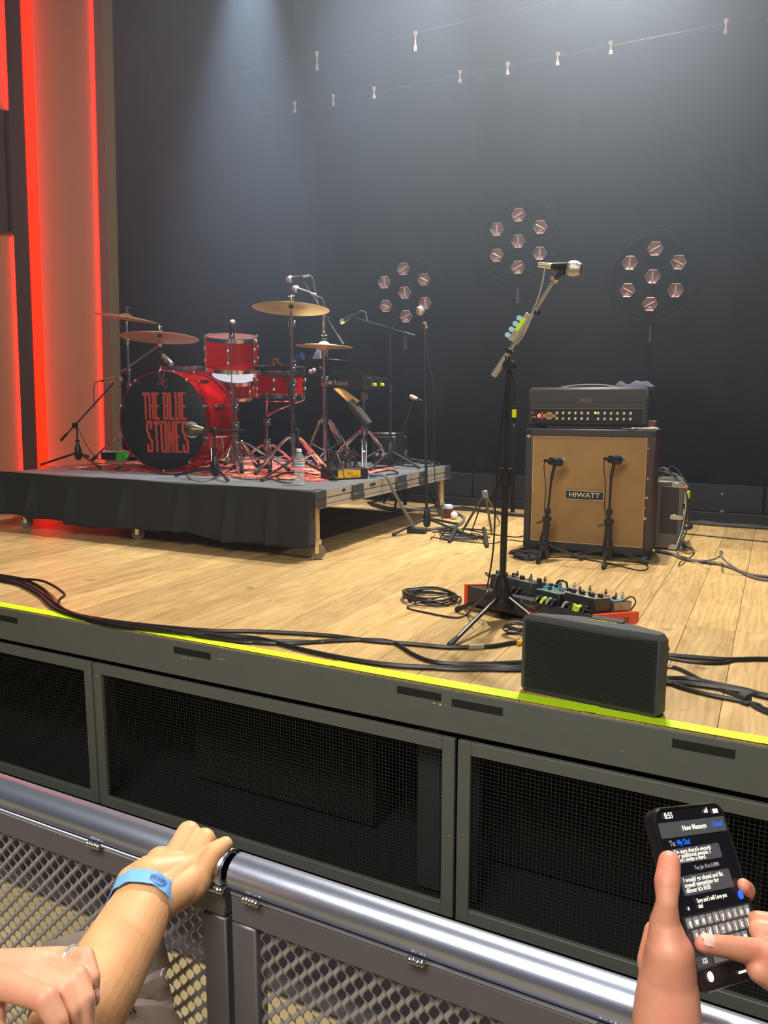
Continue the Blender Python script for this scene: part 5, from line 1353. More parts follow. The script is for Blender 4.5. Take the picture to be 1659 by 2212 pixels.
# second vocal stand at the riser corner
sb2 = Zp(922, 1146); Y2 = sb2.y
t2 = Yp(916, 700, Y2)
mic_stand('tall straight black microphone stand on the floor by the riser corner', (sb2.x, sb2.y), 0, t2.z, [tuple(Zp(850, 1158))[:2], tuple(Zp(1012, 1160))[:2], (sb2.x + .12, sb2.y + .28)], (), 0.10, tilt_top=t2)
microphone('silver-headed microphone on the tall straight stand by the riser', Yp(909, 674, Y2 - .03), Yp(916, 694, Y2), .029, None)
cable('thin black cable hanging along the tall straight stand by the riser', [Yp(918, 700, Y2 - .02), Yp(924, 780, Y2 - .03), Yp(936, 830, Y2 - .03), Yp(937, 960, Y2 - .03), Yp(940, 1040, Y2 - .02), Yp(950, 1090, Y2), Zp(956, 1138, .005), Zp(930, 1165, .005)], .003)
sp = Zp(905, 1150)
t = thing('power_strip', 'grey power strip with green tape at the foot of the tall straight stand', 'power strip', tuple(sp))
obj('body', G().box(sp + V((0, -.03, .02)), (.13, .06, .035), RZ(.1), .005), rubber, t)
obj('tape_flag', G().box(sp + V((-.02, .02, .02)), (.05, .03, .02), RZ(.1), .003), neon_tape, t)
for i in range(6):
    bpx = [(945 + rnd.uniform(0, 20), 1140 + rnd.uniform(0, 8))] + [(950 + rnd.uniform(0, 90), 1142 + rnd.uniform(0, 26)) for _ in range(4)] + [(1000 + rnd.uniform(0, 60), 1158 + rnd.uniform(0, 8))]
    floor_cable('thin black cables tangled on the floor between the tall stand and the guitar stand', bpx, .0035, lift=[0, .01, .015, .012, .01, 0], group='tangled cables by the guitar stand')
floor_cable('two-strand cable crossing the floor behind the guitar stand', [(935, 1150), (990, 1142), (1050, 1152), (1110, 1160), (1130, 1158)], .004)
floor_cable('thin cable from the guitar stand toward the speaker cabinet', [(930, 1160), (990, 1168), (1060, 1174), (1095, 1166), (1130, 1170)], .003)
# guitar stand
ga = Yp(1048, 1064, 4.66)
t = thing('guitar_stand', 'folding black A-frame guitar stand on the stage floor', 'guitar stand', tuple(Zp(1040, 1150)))
gf = [Zp(999, 1150), Zp(1019, 1150), Zp(1062, 1152), Zp(1080, 1132)]
for i, f_ in enumerate(gf): obj('leg', G().cyl(ga, V(f_) + V((0, 0, .008)), .0085 if i in (0, 2) else .005, n=8), black_metal if i % 2 else mat('stand_grey', S(86, 88, 92), .4, .4), t)
obj('head', G().box(ga + V((.0, 0, -.01)), (.035, .03, .05), RY(-.2), .006), mat('stand_head', S(150, 152, 156), .35, .5), t)
for x1, y1, x2, y2 in ((988, 1136, 971, 1168), (1045, 1142, 1052, 1178)):
    obj('cradle_arm', G().caps(Zp(x1, y1, .05), .013, Zp(x2, y2, .014), .013, 8), rubber, t)
obj('cross_bar', G().cyl(Zp(999, 1142, .04), Zp(1058, 1146, .04), .006), black_metal, t)
for x, y in ((992, 1142), (1054, 1150)): obj('tape_flag', G().sph(Zp(x, y, .04), .012, 8, 5), yellow_tape, t)
# cup
cu = Zp(968, 1119)
t = thing('cup', 'small dark red cup with a pale lid on the floor beside the riser leg', 'cup', tuple(cu))
obj('cup_body', G().lathe([(.026, 0), (.034, .075), (.0, .076)], cu, (0, 0, 1), 18), mat('cup_red', S(92, 26, 34), .45), t)
obj('lid', G().lathe([(.036, .074), (.038, .084), (.034, .10), (.02, .104), (.001, .104)], cu, (0, 0, 1), 18), mat('lid_pale', S(176, 200, 220), .4), t)
tag(obj('paper_ball', G().sph(Zp(981, 1113, .03), .028, 10, 7), white_plastic), 'crumpled white ball beside the dark red cup', 'litter')

# ================================================================== PEDALBOARD
pa = Zp(1005, 1311)
pa_ang = radians(-21)
px_ = V((cos(pa_ang), sin(pa_ang), 0)); py_ = V((-sin(pa_ang), cos(pa_ang), 0)); RP = RZ(pa_ang)
PW, PD = 0.645, 0.30
def pb_(x, y, z): return pa + px_ * x + py_ * y + V((0, 0, z))
bt = thing('pedalboard', 'long dark pedalboard frame with red end caps', 'pedalboard', tuple(pb_(PW / 2, PD / 2, 0)), local=False)
slope = -0.045 / PD
frame_m = mat('board_grey', S(58, 60, 62), .5, .2, .1, 30)
def top_z(y): return 0.095 + slope * y
g = G().add([pb_(.012, 0, .022), pb_(PW - .012, 0, .022), pb_(PW - .012, PD, .022), pb_(.012, PD, .022), pb_(.012, 0, top_z(0)), pb_(PW - .012, 0, top_z(0)), pb_(PW - .012, PD, top_z(PD)), pb_(.012, PD, top_z(PD))],
            [(3, 2, 1, 0), (4, 5, 6, 7), (0, 1, 5, 4), (1, 2, 6, 5), (2, 3, 7, 6), (3, 0, 4, 7)])
obj('frame', g, frame_m, bt)
for x in (.006, PW - .006):
    g = G().add([pb_(x - .009, -.004, .014), pb_(x + .009, -.004, .014), pb_(x + .009, PD, .014), pb_(x - .009, PD, .014), pb_(x - .009, -.004, top_z(0) + .006), pb_(x + .009, -.004, top_z(0) + .006), pb_(x + .009, PD, top_z(PD) + .006), pb_(x - .009, PD, top_z(PD) + .006)],
                [(3, 2, 1, 0), (4, 5, 6, 7), (0, 1, 5, 4), (1, 2, 6, 5), (2, 3, 7, 6), (3, 0, 4, 7)])
    ec = obj('end_cap', g, red_plastic, bt)
    sg = 1 if x > .1 else -1
    for yy in (.10, .20): obj('slot', G().box(pb_(x + sg * .0095, yy, top_z(yy) * .55), (.002, .05, .028), RP, .0006), mat('red_dark', S(150, 34, 20), .5), ec)
for x in (.03, PW - .03):
    for y in (.03, PD - .03): obj('foot', G().cyl(pb_(x, y, 0), pb_(x, y, .024), .018, .016), rubber, bt)
ring = G()
Te = basis(pb_(.352, -.0012, .045), px_, (0, 0, 1))
u0 = [Te @ V((.026 * cos(2 * pi * i / 24), .026 * sin(2 * pi * i / 24), 0)) for i in range(24)]
ring.tube(u0, .0022, 4, True)
for i, h in enumerate((.008, .014, .020, .012, .018, .009)): ring.box(Te @ V((-.0135 + .0054 * i, -.008 + h / 2, 0)), (.003, .001, h), RP)
obj('emblem', ring, red_plastic, bt)
sil = mat('pedal_silver', S(176, 176, 176), .35, .7, .1); dkp = mat('pedal_dark', S(46, 46, 48), .4, .2); teal = mat('pedal_teal', S(52, 168, 190), .4); steel_top = mat('pedal_steel', S(150, 150, 150), .3, .8, .15)
pinkm = mat('pink_knob', S(230, 90, 130), .4); lime = mat('lime', S(190, 220, 60), .5)
def pedal(lab, x, y, w_, d_, h, mside, mtop, knobs=(), switches=(), jacks=(), extra=None, grp=None):
    z0_ = top_z(y + d_ / 2) + .001
    tilt_ = RP @ RX(math.atan(slope))
    c = pb_(x + w_ / 2, y + d_ / 2, z0_ + h / 2)
    t = thing('effect_pedal', lab, 'pedal', tuple(pb_(x + w_ / 2, y + d_ / 2, z0_)), 0, grp)
    L = lambda a_, b_, c_: c + tilt_ @ V((a_ - w_ / 2, b_ - d_ / 2, c_ - h / 2))
    obj('housing', G().box(c, (w_, d_, h), tilt_, .003), mside, t)
    obj('face_plate', G().box(L(w_ / 2, d_ / 2, h + .0015), (w_ * .97, d_ * .97, .003), tilt_, .001), mtop, t)
    for kx_, ky_, r_, m_ in knobs: obj('knob', G().lathe([(r_, 0), (r_ * .95, r_ * 1.5), (r_ * .6, r_ * 1.7), (.0005, r_ * 1.7)], L(kx_, ky_, h + .002), tilt_ @ V((0, 0, 1)), 10), m_, t)
    for kx_, ky_ in switches: obj('footswitch', G().cyl(L(kx_, ky_, h + .002), L(kx_, ky_, h + .012), .0055).cyl(L(kx_, ky_, h + .012), L(kx_, ky_, h + .018), .0075).cyl(L(kx_, ky_, h + .018), L(kx_, ky_, h + .027), .0045), chrome, t)
    for kx_, kz_, m_ in jacks: obj('jack', G().cyl(L(kx_, 0, kz_), L(kx_, -.02, kz_ - .004), .008, n=10).cyl(L(kx_, -.02, kz_ - .004), L(kx_, -.032, kz_ - .02), .006, n=8), m_, t)
    return t
K = black_plastic
pedal('long grey pedal unit at the left half of the pedalboard with many black knobs', .05, .10, .22, .10, .055, mat('unit_grey', S(70, 72, 74), .45, .3), steel_top,
      [(.015 + .022 * i, .03 + .03 * (i % 2), .0085 if i % 3 else .011, K if i % 4 else chrome) for i in range(10)], [], [(.12, .02, K), (.14, .02, K), (.17, .022, K)])
pedal('small teal pedal in the middle of the pedalboard', .29, .15, .07, .10, .045, teal, teal, [(.02, .03, .009, K), (.045, .03, .009, K)], [(.035, .075)], [(.01, .02, lime)])
pedal('silver pedal with a red marking in the middle of the pedalboard', .37, .16, .075, .10, .040, steel_top, sil, [(.02, .03, .009, K), (.05, .03, .008, K)], [(.04, .08)])
pedal('wide dark pedal with pale blue top at the front centre of the pedalboard', .345, .02, .12, .11, .045, dkp, mat('pedal_paleblue', S(120, 150, 140), .35, .5), [(.03, .06, .008, K), (.08, .07, .008, chrome)], [(.06, .09)],
      [(.03, .022, chrome), (.06, .02, lime), (.085, .022, sil), (.108, .02, K)])
pedal('wide silver-topped pedal with six black knobs at the right half of the pedalboard', .475, .035, .14, .11, .055, dkp, sil, [(.02 + .021 * i, .03 + .025 * (i % 2), .010, K) for i in range(6)], [], [(.02, .02, sil), (.05, .02, K), (.08, .018, lime), (.11, .02, K)])
pedal('silver and blue pedal with a pink knob at the right end of the pedalboard', .545, .165, .075, .09, .045, steel_top, mat('pedal_sky', S(120, 170, 190), .35, .4), [(.02, .03, .008, pinkm), (.05, .03, .008, K)], [(.04, .06)])
t = thing('switcher', 'long silver footswitch bar along the rear edge of the pedalboard', 'pedal', tuple(pb_(PW / 2, PD - .03, top_z(PD))))
tl = RP @ RX(math.atan(slope))
obj('housing', G().box(pb_(PW / 2, PD - .025, top_z(PD - .025) + .022), (PW - .06, .05, .042), tl, .003), steel_top, t)
for i in range(8):
    q = pb_(.06 + (PW - .12) * i / 7, PD - .02, top_z(PD - .02) + .043)
    obj('footswitch', G().cyl(q, q + V((0, 0, .012)), .0055).cyl(q + V((0, 0, .012)), q + V((0, 0, .018)), .008).cyl(q + V((0, 0, .018)), q + V((0, 0, .03)), .0045), chrome, t)
obj('handle', G().tube(spline([pb_(PW * .42, PD - .03, top_z(PD) + .04), pb_(PW * .44, PD - .03, top_z(PD) + .07), pb_(PW * .50, PD - .03, top_z(PD) + .075), pb_(PW * .515, PD - .03, top_z(PD) + .045)]), .005, 6), cable_black, t)
pm = [((.30, .0, .09), (.33, -.03, .085), (.38, -.02, .08), (.40, .02, .085)), ((.46, .02, .07), (.47, -.02, .05), (.50, -.03, .03), (.54, -.03, .02)), ((.57, .03, .10), (.60, .0, .11), (.63, .04, .09)),
      ((.05, .14, .11), (.03, .10, .14), (.01, .13, .12), (.02, .18, .10)), ((.61, .22, .10), (.65, .23, .13), (.665, .24, .11), (.64, .25, .07)), ((.10, .08, .10), (.14, .02, .10), (.2, .0, .08), (.24, .03, .085))]
for q in pm: cable('thin black patch cable on the pedalboard, ' + ['front centre', 'hanging down the front right', 'over the front right pedal', 'arching over the left end cap', 'arching over the right end cap', 'in front of the long grey unit'][pm.index(q)], [pb_(*a_) for a_ in q], .003, group='patch cables on the pedalboard')
tag(obj('tape_flag', G().box(pb_(.55, .010, .100), (.03, .012, .035), RP @ RY(.3), .002), lime), 'lime tape flag on a plug at the front of the pedalboard', 'tape')

# coil of cable, small coil by the monitor
cc = Zp(930, 1296)
g = G(); pts = []
for i in range(150):
    a_ = i / 150 * 2 * pi * 7
    rr_ = .105 + .018 * sin(i * .37) + .01 * sin(i * .11)
    pts.append(cc + V((rr_ * cos(a_) * 1.05 + .006 * sin(i * .05), rr_ * sin(a_) * .95, .006 + .0042 * (i / 21.5) + .002 * sin(i * .9))))
pts += [V(p) for p in spline([pts[-1], Zp(880, 1310, .005), Zp(930, 1325, .005), Zp(985, 1334, .005), Zp(1010, 1326, .01), Zp(1030, 1300, .10)])]
g.tube(pts, .0042, 6)
tag(obj('cable_coil', g, cable_black), 'round coil of black cable on the floor left of the pedalboard', 'cable')
cc = Zp(1118, 1372); pts = []
for i in range(70):
    a_ = i / 70 * 2 * pi * 4; rr_ = .05 + .008 * sin(i * .5)
    pts.append(cc + V((rr_ * cos(a_), rr_ * .8 * sin(a_), .006 + .010 * (i / 18) + .003 * sin(i))))
tag(obj('cable_coil', G().tube(pts, .0035, 6), cable_black), 'small coil of black cable behind the left side of the floor monitor', 'cable')

# ================================================================== FLOOR MONITOR
wa, wb_ = Zp(1122, 1491), Zp(1424, 1556)
wx = (wb_ - wa); WL = wx.length; wx.normalize(); wy = V((-wx.y, wx.x, 0))
WH = 0.242
def wg_(x, y, z): return wa + wx * x + wy * y + V((0, 0, z))
mon_m = mat('monitor_paint', S(66, 70, 74), .55, 0, .2, 200, .5)
t = thing('floor_monitor', 'black wedge-shaped floor monitor standing at the stage edge over the yellow tape', 'speaker', tuple(wg_(WL / 2, .12, 0)))
plan = [(0.008, 0), (WL - .008, 0), (WL, .012), (WL + .004, .045), (WL - .012, .08), (WL - .13, .185), (.12, .185), (.012, .08), (0, .012)]
g = G()
n = len(plan); vs = []
for z_, ins in ((0.0, .012), (.012, 0), (WH - .014, 0), (WH, .013)):
    cxm, cym = WL / 2, .11
    for x, y in plan:
        d_ = V((cxm - x, cym - y)); L = d_.length
        vs.append(wg_(x + d_.x / L * ins, y + d_.y / L * ins, z_ - (.030 * y / .185) * (z_ > .1)))
fs = [tuple(range(n))[::-1], tuple(3 * n + i for i in range(n))] + [(j * n + i, j * n + (i + 1) % n, (j + 1) * n + (i + 1) % n, (j + 1) * n + i) for j in range(3) for i in range(n)]
g.add(vs, fs)
obj('cabinet', g, mon_m, t, 25)
gr = obj('grille', G().box(wg_(WL / 2, -.002, WH / 2), (WL - .03, .006, WH - .034), RZ(atan2(wx.y, wx.x)), .002), mat('monitor_grille', S(44, 48, 48), .5, .3, .15, 300), t)
hg = G()
for r_ in range(27):
    for c_ in range(52):
        x = .022 + c_ * (WL - .044) / 51.5 + (.0039 if r_ % 2 else 0); z_ = .024 + r_ * .0073
        hg.add([wg_(x + .0027 * cos(pi / 3 * q), -.0055, z_ + .0027 * sin(pi / 3 * q)) for q in range(6)], [(0, 1, 2, 3, 4, 5)])
hh_ = obj('grille_holes', hg, mat('hole_black', S(10, 10, 10), .9), gr, 0, False); hh_['kind'] = 'stuff'
obj('handle_recess', G().box(wg_(WL * .52, .160, WH - .0225), (.10, .04, .004), RZ(atan2(wx.y, wx.x)), .002), black_plastic, t)
obj('lettering', text_g('TURBO', .020, basis(wg_(WL * .52, .115, WH - .0172), -wx, -wy + V((0, 0, .162))), 1.25, .0002, .0004), yellow_tape, t, 0)
sn_ = (wg_(WL + .004, .05, .1) - wg_(WL - .012, .10, .1))
obj('port', G().box(wg_(WL - .004, .062, .11), (.006, .014, .05), RZ(atan2(wx.y, wx.x) + .32), .002), black_plastic, t)
obj('side_outline', G().tube([wg_(WL + .0065, .048, .19), wg_(WL - .004, .084, .19), wg_(WL - .004, .084, .14)], .0015, 4), black_plastic, t)

# ================================================================== CABLE RUNS ALONG THE STAGE EDGE
main = [(-15, 1240), (50, 1252), (95, 1274), (120, 1304), (150, 1324), (230, 1340), (330, 1352), (450, 1362)]
floor_cable('thickest black cable along the stage edge, farthest back where it passes the floor monitor', main + [(560, 1364), (700, 1372), (800, 1384), (900, 1392), (970, 1398), (1060, 1396), (1128, 1387), (1260, 1392), (1380, 1406), (1436, 1414), (1480, 1418), (1560, 1424), (1600, 1424), (1675, 1424)], .0080)
floor_cable('black cable snaking along the stage edge and ducking under its neighbour', [(-15, 1244), (55, 1262), (100, 1288), (140, 1318), (230, 1344), (340, 1358), (450, 1372), (540, 1386), (620, 1390), (720, 1384), (800, 1382), (850, 1388), (890, 1412), (930, 1428), (985, 1434), (1070, 1433), (1150, 1430), (1300, 1430), (1400, 1448), (1432, 1463), (1490, 1466), (1550, 1478), (1610, 1490), (1675, 1506)], .0075)
floor_cable('thick black cable running nearest the yellow tape and behind the floor monitor', [(-15, 1250), (40, 1262), (85, 1285), (125, 1318), (220, 1346), (340, 1362), (470, 1372), (560, 1380), (660, 1405), (760, 1425), (860, 1438), (960, 1442), (1060, 1440), (1130, 1442), (1280, 1436), (1400, 1456), (1432, 1472), (1500, 1478), (1560, 1486), (1620, 1496), (1675, 1508)], .0088)
floor_cable('black cable with a small loop at the left end of the stage edge', [(-15, 1246), (40, 1250), (95, 1256), (138, 1282), (128, 1296), (132, 1312), (190, 1336), (330, 1356), (460, 1380), (540, 1388), (600, 1384), (700, 1387)], .006, lift=[0, .01, .02, .03, .02, .01, .01, .01, 0, 0, 0, 0])
floor_cable('lowest black cable passing behind the floor monitor to the black tie', [(900, 1440), (980, 1446), (1060, 1446), (1130, 1447), (1280, 1441), (1400, 1460), (1434, 1469), (1470, 1484), (1530, 1500), (1600, 1514), (1640, 1524), (1675, 1538)], .0068)
tag(obj('tape_wrap', G().cyl(Zp(1012, 1398, .0095), Zp(1044, 1396, .0095), .0108, n=12), mat('clear_tape', S(150, 140, 120), .3)), 'band of clear tape around the thick cable near the stand foot', 'tape')
tag(obj('tape_wrap', G().cyl(Zp(1118, 1389, .0095), Zp(1128, 1387, .0095), .0104, n=12), gold_tape), 'gold tape ring on the cable end at the floor monitor', 'tape')
floor_cable('thin black cable leaving the back of the floor monitor toward the right', [(1300, 1402), (1390, 1412), (1436, 1420), (1500, 1430), (1560, 1432), (1610, 1422), (1675, 1426)], .0055)
floor_cable('grey-lit cable curving down from the floor monitor to the black tie', [(1330, 1420), (1400, 1428), (1436, 1438), (1470, 1446), (1540, 1482), (1600, 1506), (1675, 1545)], .006, m=mat('cable_shiny', S(56, 56, 60), .25))
tiep = Zp(1608, 1510, .009)
t = thing('cable_tie', 'black fabric tie wrapped around two cables at the right stage edge', 'cable tie', tuple(tiep))
obj('wrap', G().lathe([(.019, -.012), (.021, 0), (.019, .012)], tiep, Zp(1640, 1524, .009) - Zp(1590, 1506, .009), 14), rubber, t)
obj('tail', G().box(tiep + V((.004, -.022, -.003)), (.022, .02, .006), RZ(-.5), .001), rubber, t)

# ================================================================== CROWD BARRIER
YR, RR = 0.62, 0.019
ZR = Yp(1000, 2046, YR).z
XJ = Yp(503, 1868, YR).x
tube_alu = mat('barrier_tube', S(192, 202, 224), .34, .9, .06, 50, .04)
bar_dark = mat('barrier_bar', S(122, 120, 126), .5, .6, .1, 30)
bead_m = mat('weld_bead', S(215, 215, 215), .22, 1.0, .1, 90, .6)
exp_m = mat('expanded_metal', S(176, 173, 174), .30, .5, .12, 60)
def barrier(x0, x1, lab, beads, endcap):
    t = thing('crowd_barrier', lab, 'barrier', ((x0 + x1) / 2, YR, ZG))
    g = G().lathe([(RR - .003, 0), (RR, .002), (RR, x1 - x0 - .002), (RR - .003, x1 - x0)], (x0, YR, ZR), (1, 0, 0), 40, False)
    obj('top_rail', g, tube_alu, t)
    obj('seam_strip', G().box(((x0 + x1) / 2, YR, ZR - RR - .001), (x1 - x0, .0232, .004), None, .001), tube_alu, t)
    obj('top_bar', G().box(((x0 + x1) / 2, YR, ZR - RR - .019), (x1 - x0, .022, .032), None, .002), bar_dark, t)
    for x in (x0 + .016, x1 - .016): obj('post', G().box((x, YR, (ZR - RR - .036 + ZG) / 2), (.032, .022, ZR - RR - .036 - ZG), None, .002), bar_dark, t)
    obj('bottom_bar', G().box(((x0 + x1) / 2, YR, ZG + .10), (x1 - x0 - .066, .022, .032), None, .002), bar_dark, t)
    obj('foot_plate', G().box(((x0 + x1) / 2, YR - .35, ZG + .006), (x1 - x0 - .02, .75, .010), None, .002), bar_dark, t)
    for px, py, ln in beads:
        c = Yp(px, py, YR - RR * .8)
        g = G(); n = max(3, int(ln / .004))
        for i in range(n): g.sph((c.x + (i - n / 2) * .0042, YR - .017, ZR - RR + .0015 + .0006 * (i % 2)), .0042, 8, 5, (1, 0, 0), .8)
        obj('weld_bead', g, bead_m, t)
    # expanded metal: zigzag strands bonded at alternate points
    g = G(); zt_, zb_ = ZR - RR - .030, ZG + .11; P, Q = .0104, .0104
    n = int((zt_ - zb_) / Q); xa, xb = x0 + .034, x1 - .034
    k = 0; x = xa; HWD_ = .0024
    while x < xb:
        vs = []
        for j in range(n + 1):
            sgn = 1 if (j + k) % 2 else -1
            for dz in (.22, -.22):
                cx_2 = x + sgn * P * .21; z = zt_ - (j - dz) * Q; yy = YR + .0012 * sgn
                vs += [(cx_2 - HWD_, yy - .0004, z + .0012), (cx_2 + HWD_, yy - .0020, z + .0012), (cx_2 + HWD_, yy + .0006, z - .0012), (cx_2 - HWD_, yy + .0022, z - .0012)]
        fs = []
        for j in range(2 * n + 1):
            for q in range(4): fs.append((j * 4 + q, j * 4 + (q + 1) % 4, (j + 1) * 4 + (q + 1) % 4, (j + 1) * 4 + q))
        g.add(vs, fs); x += P; k += 1
    m_ = obj('mesh_panel', g, exp_m, t, 50, False); m_['kind'] = 'stuff'
    if endcap:
        obj('sleeve', G().lathe([(RR + .0004, 0), (RR + .0012, .001), (RR + .0012, .026), (RR + .0004, .027)], (x1 - .027, YR, ZR), (1, 0, 0), 40, False), alu, t)
    return t
barrier(XJ - 1.75, XJ - .004, 'left section of the aluminium crowd barrier under the gripping hand', ((205, 1805, .022), (472, 1893, .016)), True)
barrier(XJ + .004, XJ + 1.95, 'right section of the aluminium crowd barrier running to the lower right corner', ((545, 1925, .02), (905, 2048, .018), (1325, 2190, .02)), False)
bag = G(); nx, ny = 16, 16
pts = [(92, 2034), (130, 2026), (170, 2012), (250, 2000), (330, 2002), (352, 2018), (358, 2046), (368, 2084), (356, 2108), (367, 2130), (374, 2160), (378, 2182), (396, 2206), (420, 2260), (300, 2330), (120, 2330), (60, 2200)]
ctr = Yp(240, 2140, .585)
rim = [Yp(x, y, .588 + .006 * sin(i * 2.1)) for i, (x, y) in enumerate(pts)]
vs = []
for k in range(7):
    f = 1 - k / 6.0
    for i, r_ in enumerate(rim):
        p = ctr + (r_ - ctr) * f
        vs.append(p + V((0, (-.010 * (1 - f * f) + .004 * sin(i * 1.7 + k * 1.3) * (k > 0)), 0)))
nr = len(rim)
bag.add(vs, [(k * nr + i, k * nr + (i + 1) % nr, (k + 1) * nr + (i + 1) % nr, (k + 1) * nr + i) for k in range(6) for i in range(nr)])
pb2 = obj('plastic_bag', bag, hazy_plastic, None, 60)
md = pb2.modifiers.new('thick', 'SOLIDIFY'); md.thickness = .0012
tag(pb2, 'crumpled translucent grey plastic bag hanging against the barrier mesh behind the forearm', 'bag')
obj('lettering', text_g('381', .016, basis(Yp(278, 2183, .573), RT * .93 + UP * .3, UP), .8, .0002, .0006), mat('ink_black', S(30, 28, 30), .7), pb2, 0)

# ================================================================== PEOPLE
def skin(name, col, red):
    m = bpy.data.materials.new(name); m.use_nodes = True
    nt = m.node_tree; N = nt.nodes; L = nt.links; b = N['Principled BSDF']
    tc = N.new('ShaderNodeTexCoord'); n1 = N.new('ShaderNodeTexNoise'); n1.inputs['Scale'].default_value = 22; n1.inputs['Detail'].default_value = 4
    L.new(tc.outputs['Object'], n1.inputs['Vector'])
    cr = N.new('ShaderNodeValToRGB'); cr.color_ramp.elements[0].position = .3; cr.color_ramp.elements[0].color = red; cr.color_ramp.elements[1].position = .65; cr.color_ramp.elements[1].color = col
    L.new(n1.outputs['Fac'], cr.inputs[0]); L.new(cr.outputs[0], b.inputs['Base Color'])
    b.inputs['Roughness'].default_value = .48; b.inputs['Subsurface Weight'].default_value = .12; b.inputs['Subsurface Radius'].default_value = (.012, .005, .003); b.inputs['Subsurface Scale'].default_value = .5
    n2 = N.new('ShaderNodeTexNoise'); n2.inputs['Scale'].default_value = 260; n2.inputs['Detail'].default_value = 3
    L.new(tc.outputs['Object'], n2.inputs['Vector'])
    bp = N.new('ShaderNodeBump'); bp.inputs['Strength'].default_value = .18; bp.inputs['Distance'].default_value = .0012
    L.new(n2.outputs['Fac'], bp.inputs['Height']); L.new(bp.outputs[0], b.inputs['Normal'])
    return m
def flesh(name, chains, m, parent, vox=.0015, it=8):
    """chains of (px, py, depth, radius in px): tapered limbs fused into one continuous skin"""
    g = G()
    for ch in chains:
        q = [(Dp(x, y, D), r * D / F) for x, y, D, r in ch]
        if len(q) == 1: g.sph(q[0][0], q[0][1], 16, 10)
        for (a_, ra), (b_, rb) in zip(q, q[1:]): g.caps(a_, ra, b_, rb, 28)
    me = mesh_of(name, g, m, 0)
    o = bpy.data.objects.new(name, me); COL.objects.link(o)
    r = o.modifiers.new('r', 'REMESH'); r.mode = 'VOXEL'; r.voxel_size = vox; r.use_smooth_shade = True
    s = o.modifiers.new('s', 'SMOOTH'); s.factor = .5; s.iterations = it
    dg = bpy.context.evaluated_depsgraph_get(); dg.update()
    me2 = bpy.data.meshes.new_from_object(o.evaluated_get(dg))
    bpy.data.objects.remove(o); bpy.data.meshes.remove(me)
    me2.name = name
    me2.polygons.foreach_set('use_smooth', [True] * len(me2.polygons))
    if not me2.materials: me2.materials.append(m)
    return link(name, me2, parent)
def nail(c, fwd, up, L, W, m, parent):
    T = basis(c, fwd, V(up).cross(V(fwd)))
    g = G(); n, k = 8, 6; vs = []
    for i in range(n + 1):
        for j in range(k + 1):
            u, v_ = i / n, j / k * 2 - 1
            wd = W * (1 - .25 * max(0, u - .7) / .3) 
            vs.append(T @ V((u * L - .0, v_ * wd / 2, -(v_ ** 2) * W * .16 + .0004 + .0008 * (1 - abs(2 * u - 1)))))
    g.add(vs, [(i * (k + 1) + j, (i + 1) * (k + 1) + j, (i + 1) * (k + 1) + j + 1, i * (k + 1) + j + 1) for i in range(n) for j in range(k)])
    return obj('fingernail', g, m, parent, 60)
nail_m = mat('nail', S(236, 196, 186), .22)

skin_tan = skin('skin_tan', S(232, 182, 132), S(222, 162, 114))
pA = thing('person', 'tanned forearm with a pale blue paper wristband, hand gripping the barrier rail', 'person', tuple(Dp(320, 1900, .80)))
armA = flesh('arm', [
    [(-240, 3150, .56, 130), (-60, 2750, .61, 126), (70, 2420, .66, 112), (150, 2240, .69, 98), (215, 2125, .725, 88), (262, 2040, .755, 78), (312, 1948, .80, 65)],
    [(312, 1948, .80, 63), (345, 1862, .848, 32)], [(312, 1948, .80, 60), (382, 1856, .850, 32)], [(318, 1948, .80, 58), (414, 1868, .845, 32)], [(330, 1950, .80, 50), (428, 1898, .832, 31)],
    [(320, 1900, .815, 48), (380, 1890, .835, 46)], [(372, 1940, .815, 34), (420, 1910, .828, 32)],
    [(340, 1866, .855, 28), (352, 1856, .885, 22), (362, 1872, .905, 18)],
    [(382, 1848, .850, 28), (407, 1800, .872, 26), (424, 1822, .905, 21)],
    [(414, 1862, .846, 28), (440, 1814, .866, 25), (455, 1832, .897, 20)],
    [(432, 1892, .834, 26), (462, 1842, .842, 23), (486, 1824, .850, 17)],
    [(285, 1905, .812, 34), (318, 1868, .868, 20)]], skin_tan, pA)
# wristband
bc, ba = Dp(309, 1943, .800), (Dp(330, 1888, .832) - Dp(298, 1972, .786)).normalized()
RB = 68.5 * .80 / F
band_m = mat('band_blue', S(120, 180, 246), .6, 0, .07, 40)
bu = (RT * 129 - UP * 50).normalized(); bu = (bu - ba * bu.dot(ba)).normalized(); bn = bu.cross(ba); bn = bn if bn.dot(EYE - bc) > 0 else -bn
def onband(x, y, off=0.0): 
    a_ = x / RB
    return bc + ba * y + (bu * sin(a_) + bn * cos(a_)) * (RB + off)
g = G(); n = 72; hb = .0082; vs = []
for i in range(n):
    x = RB * 2 * pi * i / n
    for y, off in ((-hb, 0), (-hb, .0008), (hb, .0008), (hb, 0)): vs.append(onband(x, y + .0006 * sin(i * .7), off + .0004 * sin(i * 1.1)))
g.add(vs, [(i * 4 + q, i * 4 + (q + 1) % 4, ((i + 1) % n) * 4 + (q + 1) % 4, ((i + 1) % n) * 4 + q) for i in range(n) for q in range(4)])
band = obj('wristband', g, band_m, pA)
ex = .0085
g = G(); n = 28
ring_ = [onband(ex + .0088 * cos(2 * pi * i / n), .0058 * sin(2 * pi * i / n), .0016) for i in range(n)]
g.add([onband(ex, 0, .0017)] + ring_, [(0, i + 1, (i + 1) % n + 1) for i in range(n)])
obj('emblem', g, mat('band_emblem', S(96, 150, 216), .6), band, 0)
tg = text_g('ECHO', .0062, M.Identity(4), 1.05, 0, .00012)
tg.v = [onband(p.x + ex, p.y, .0021) for p in tg.v]
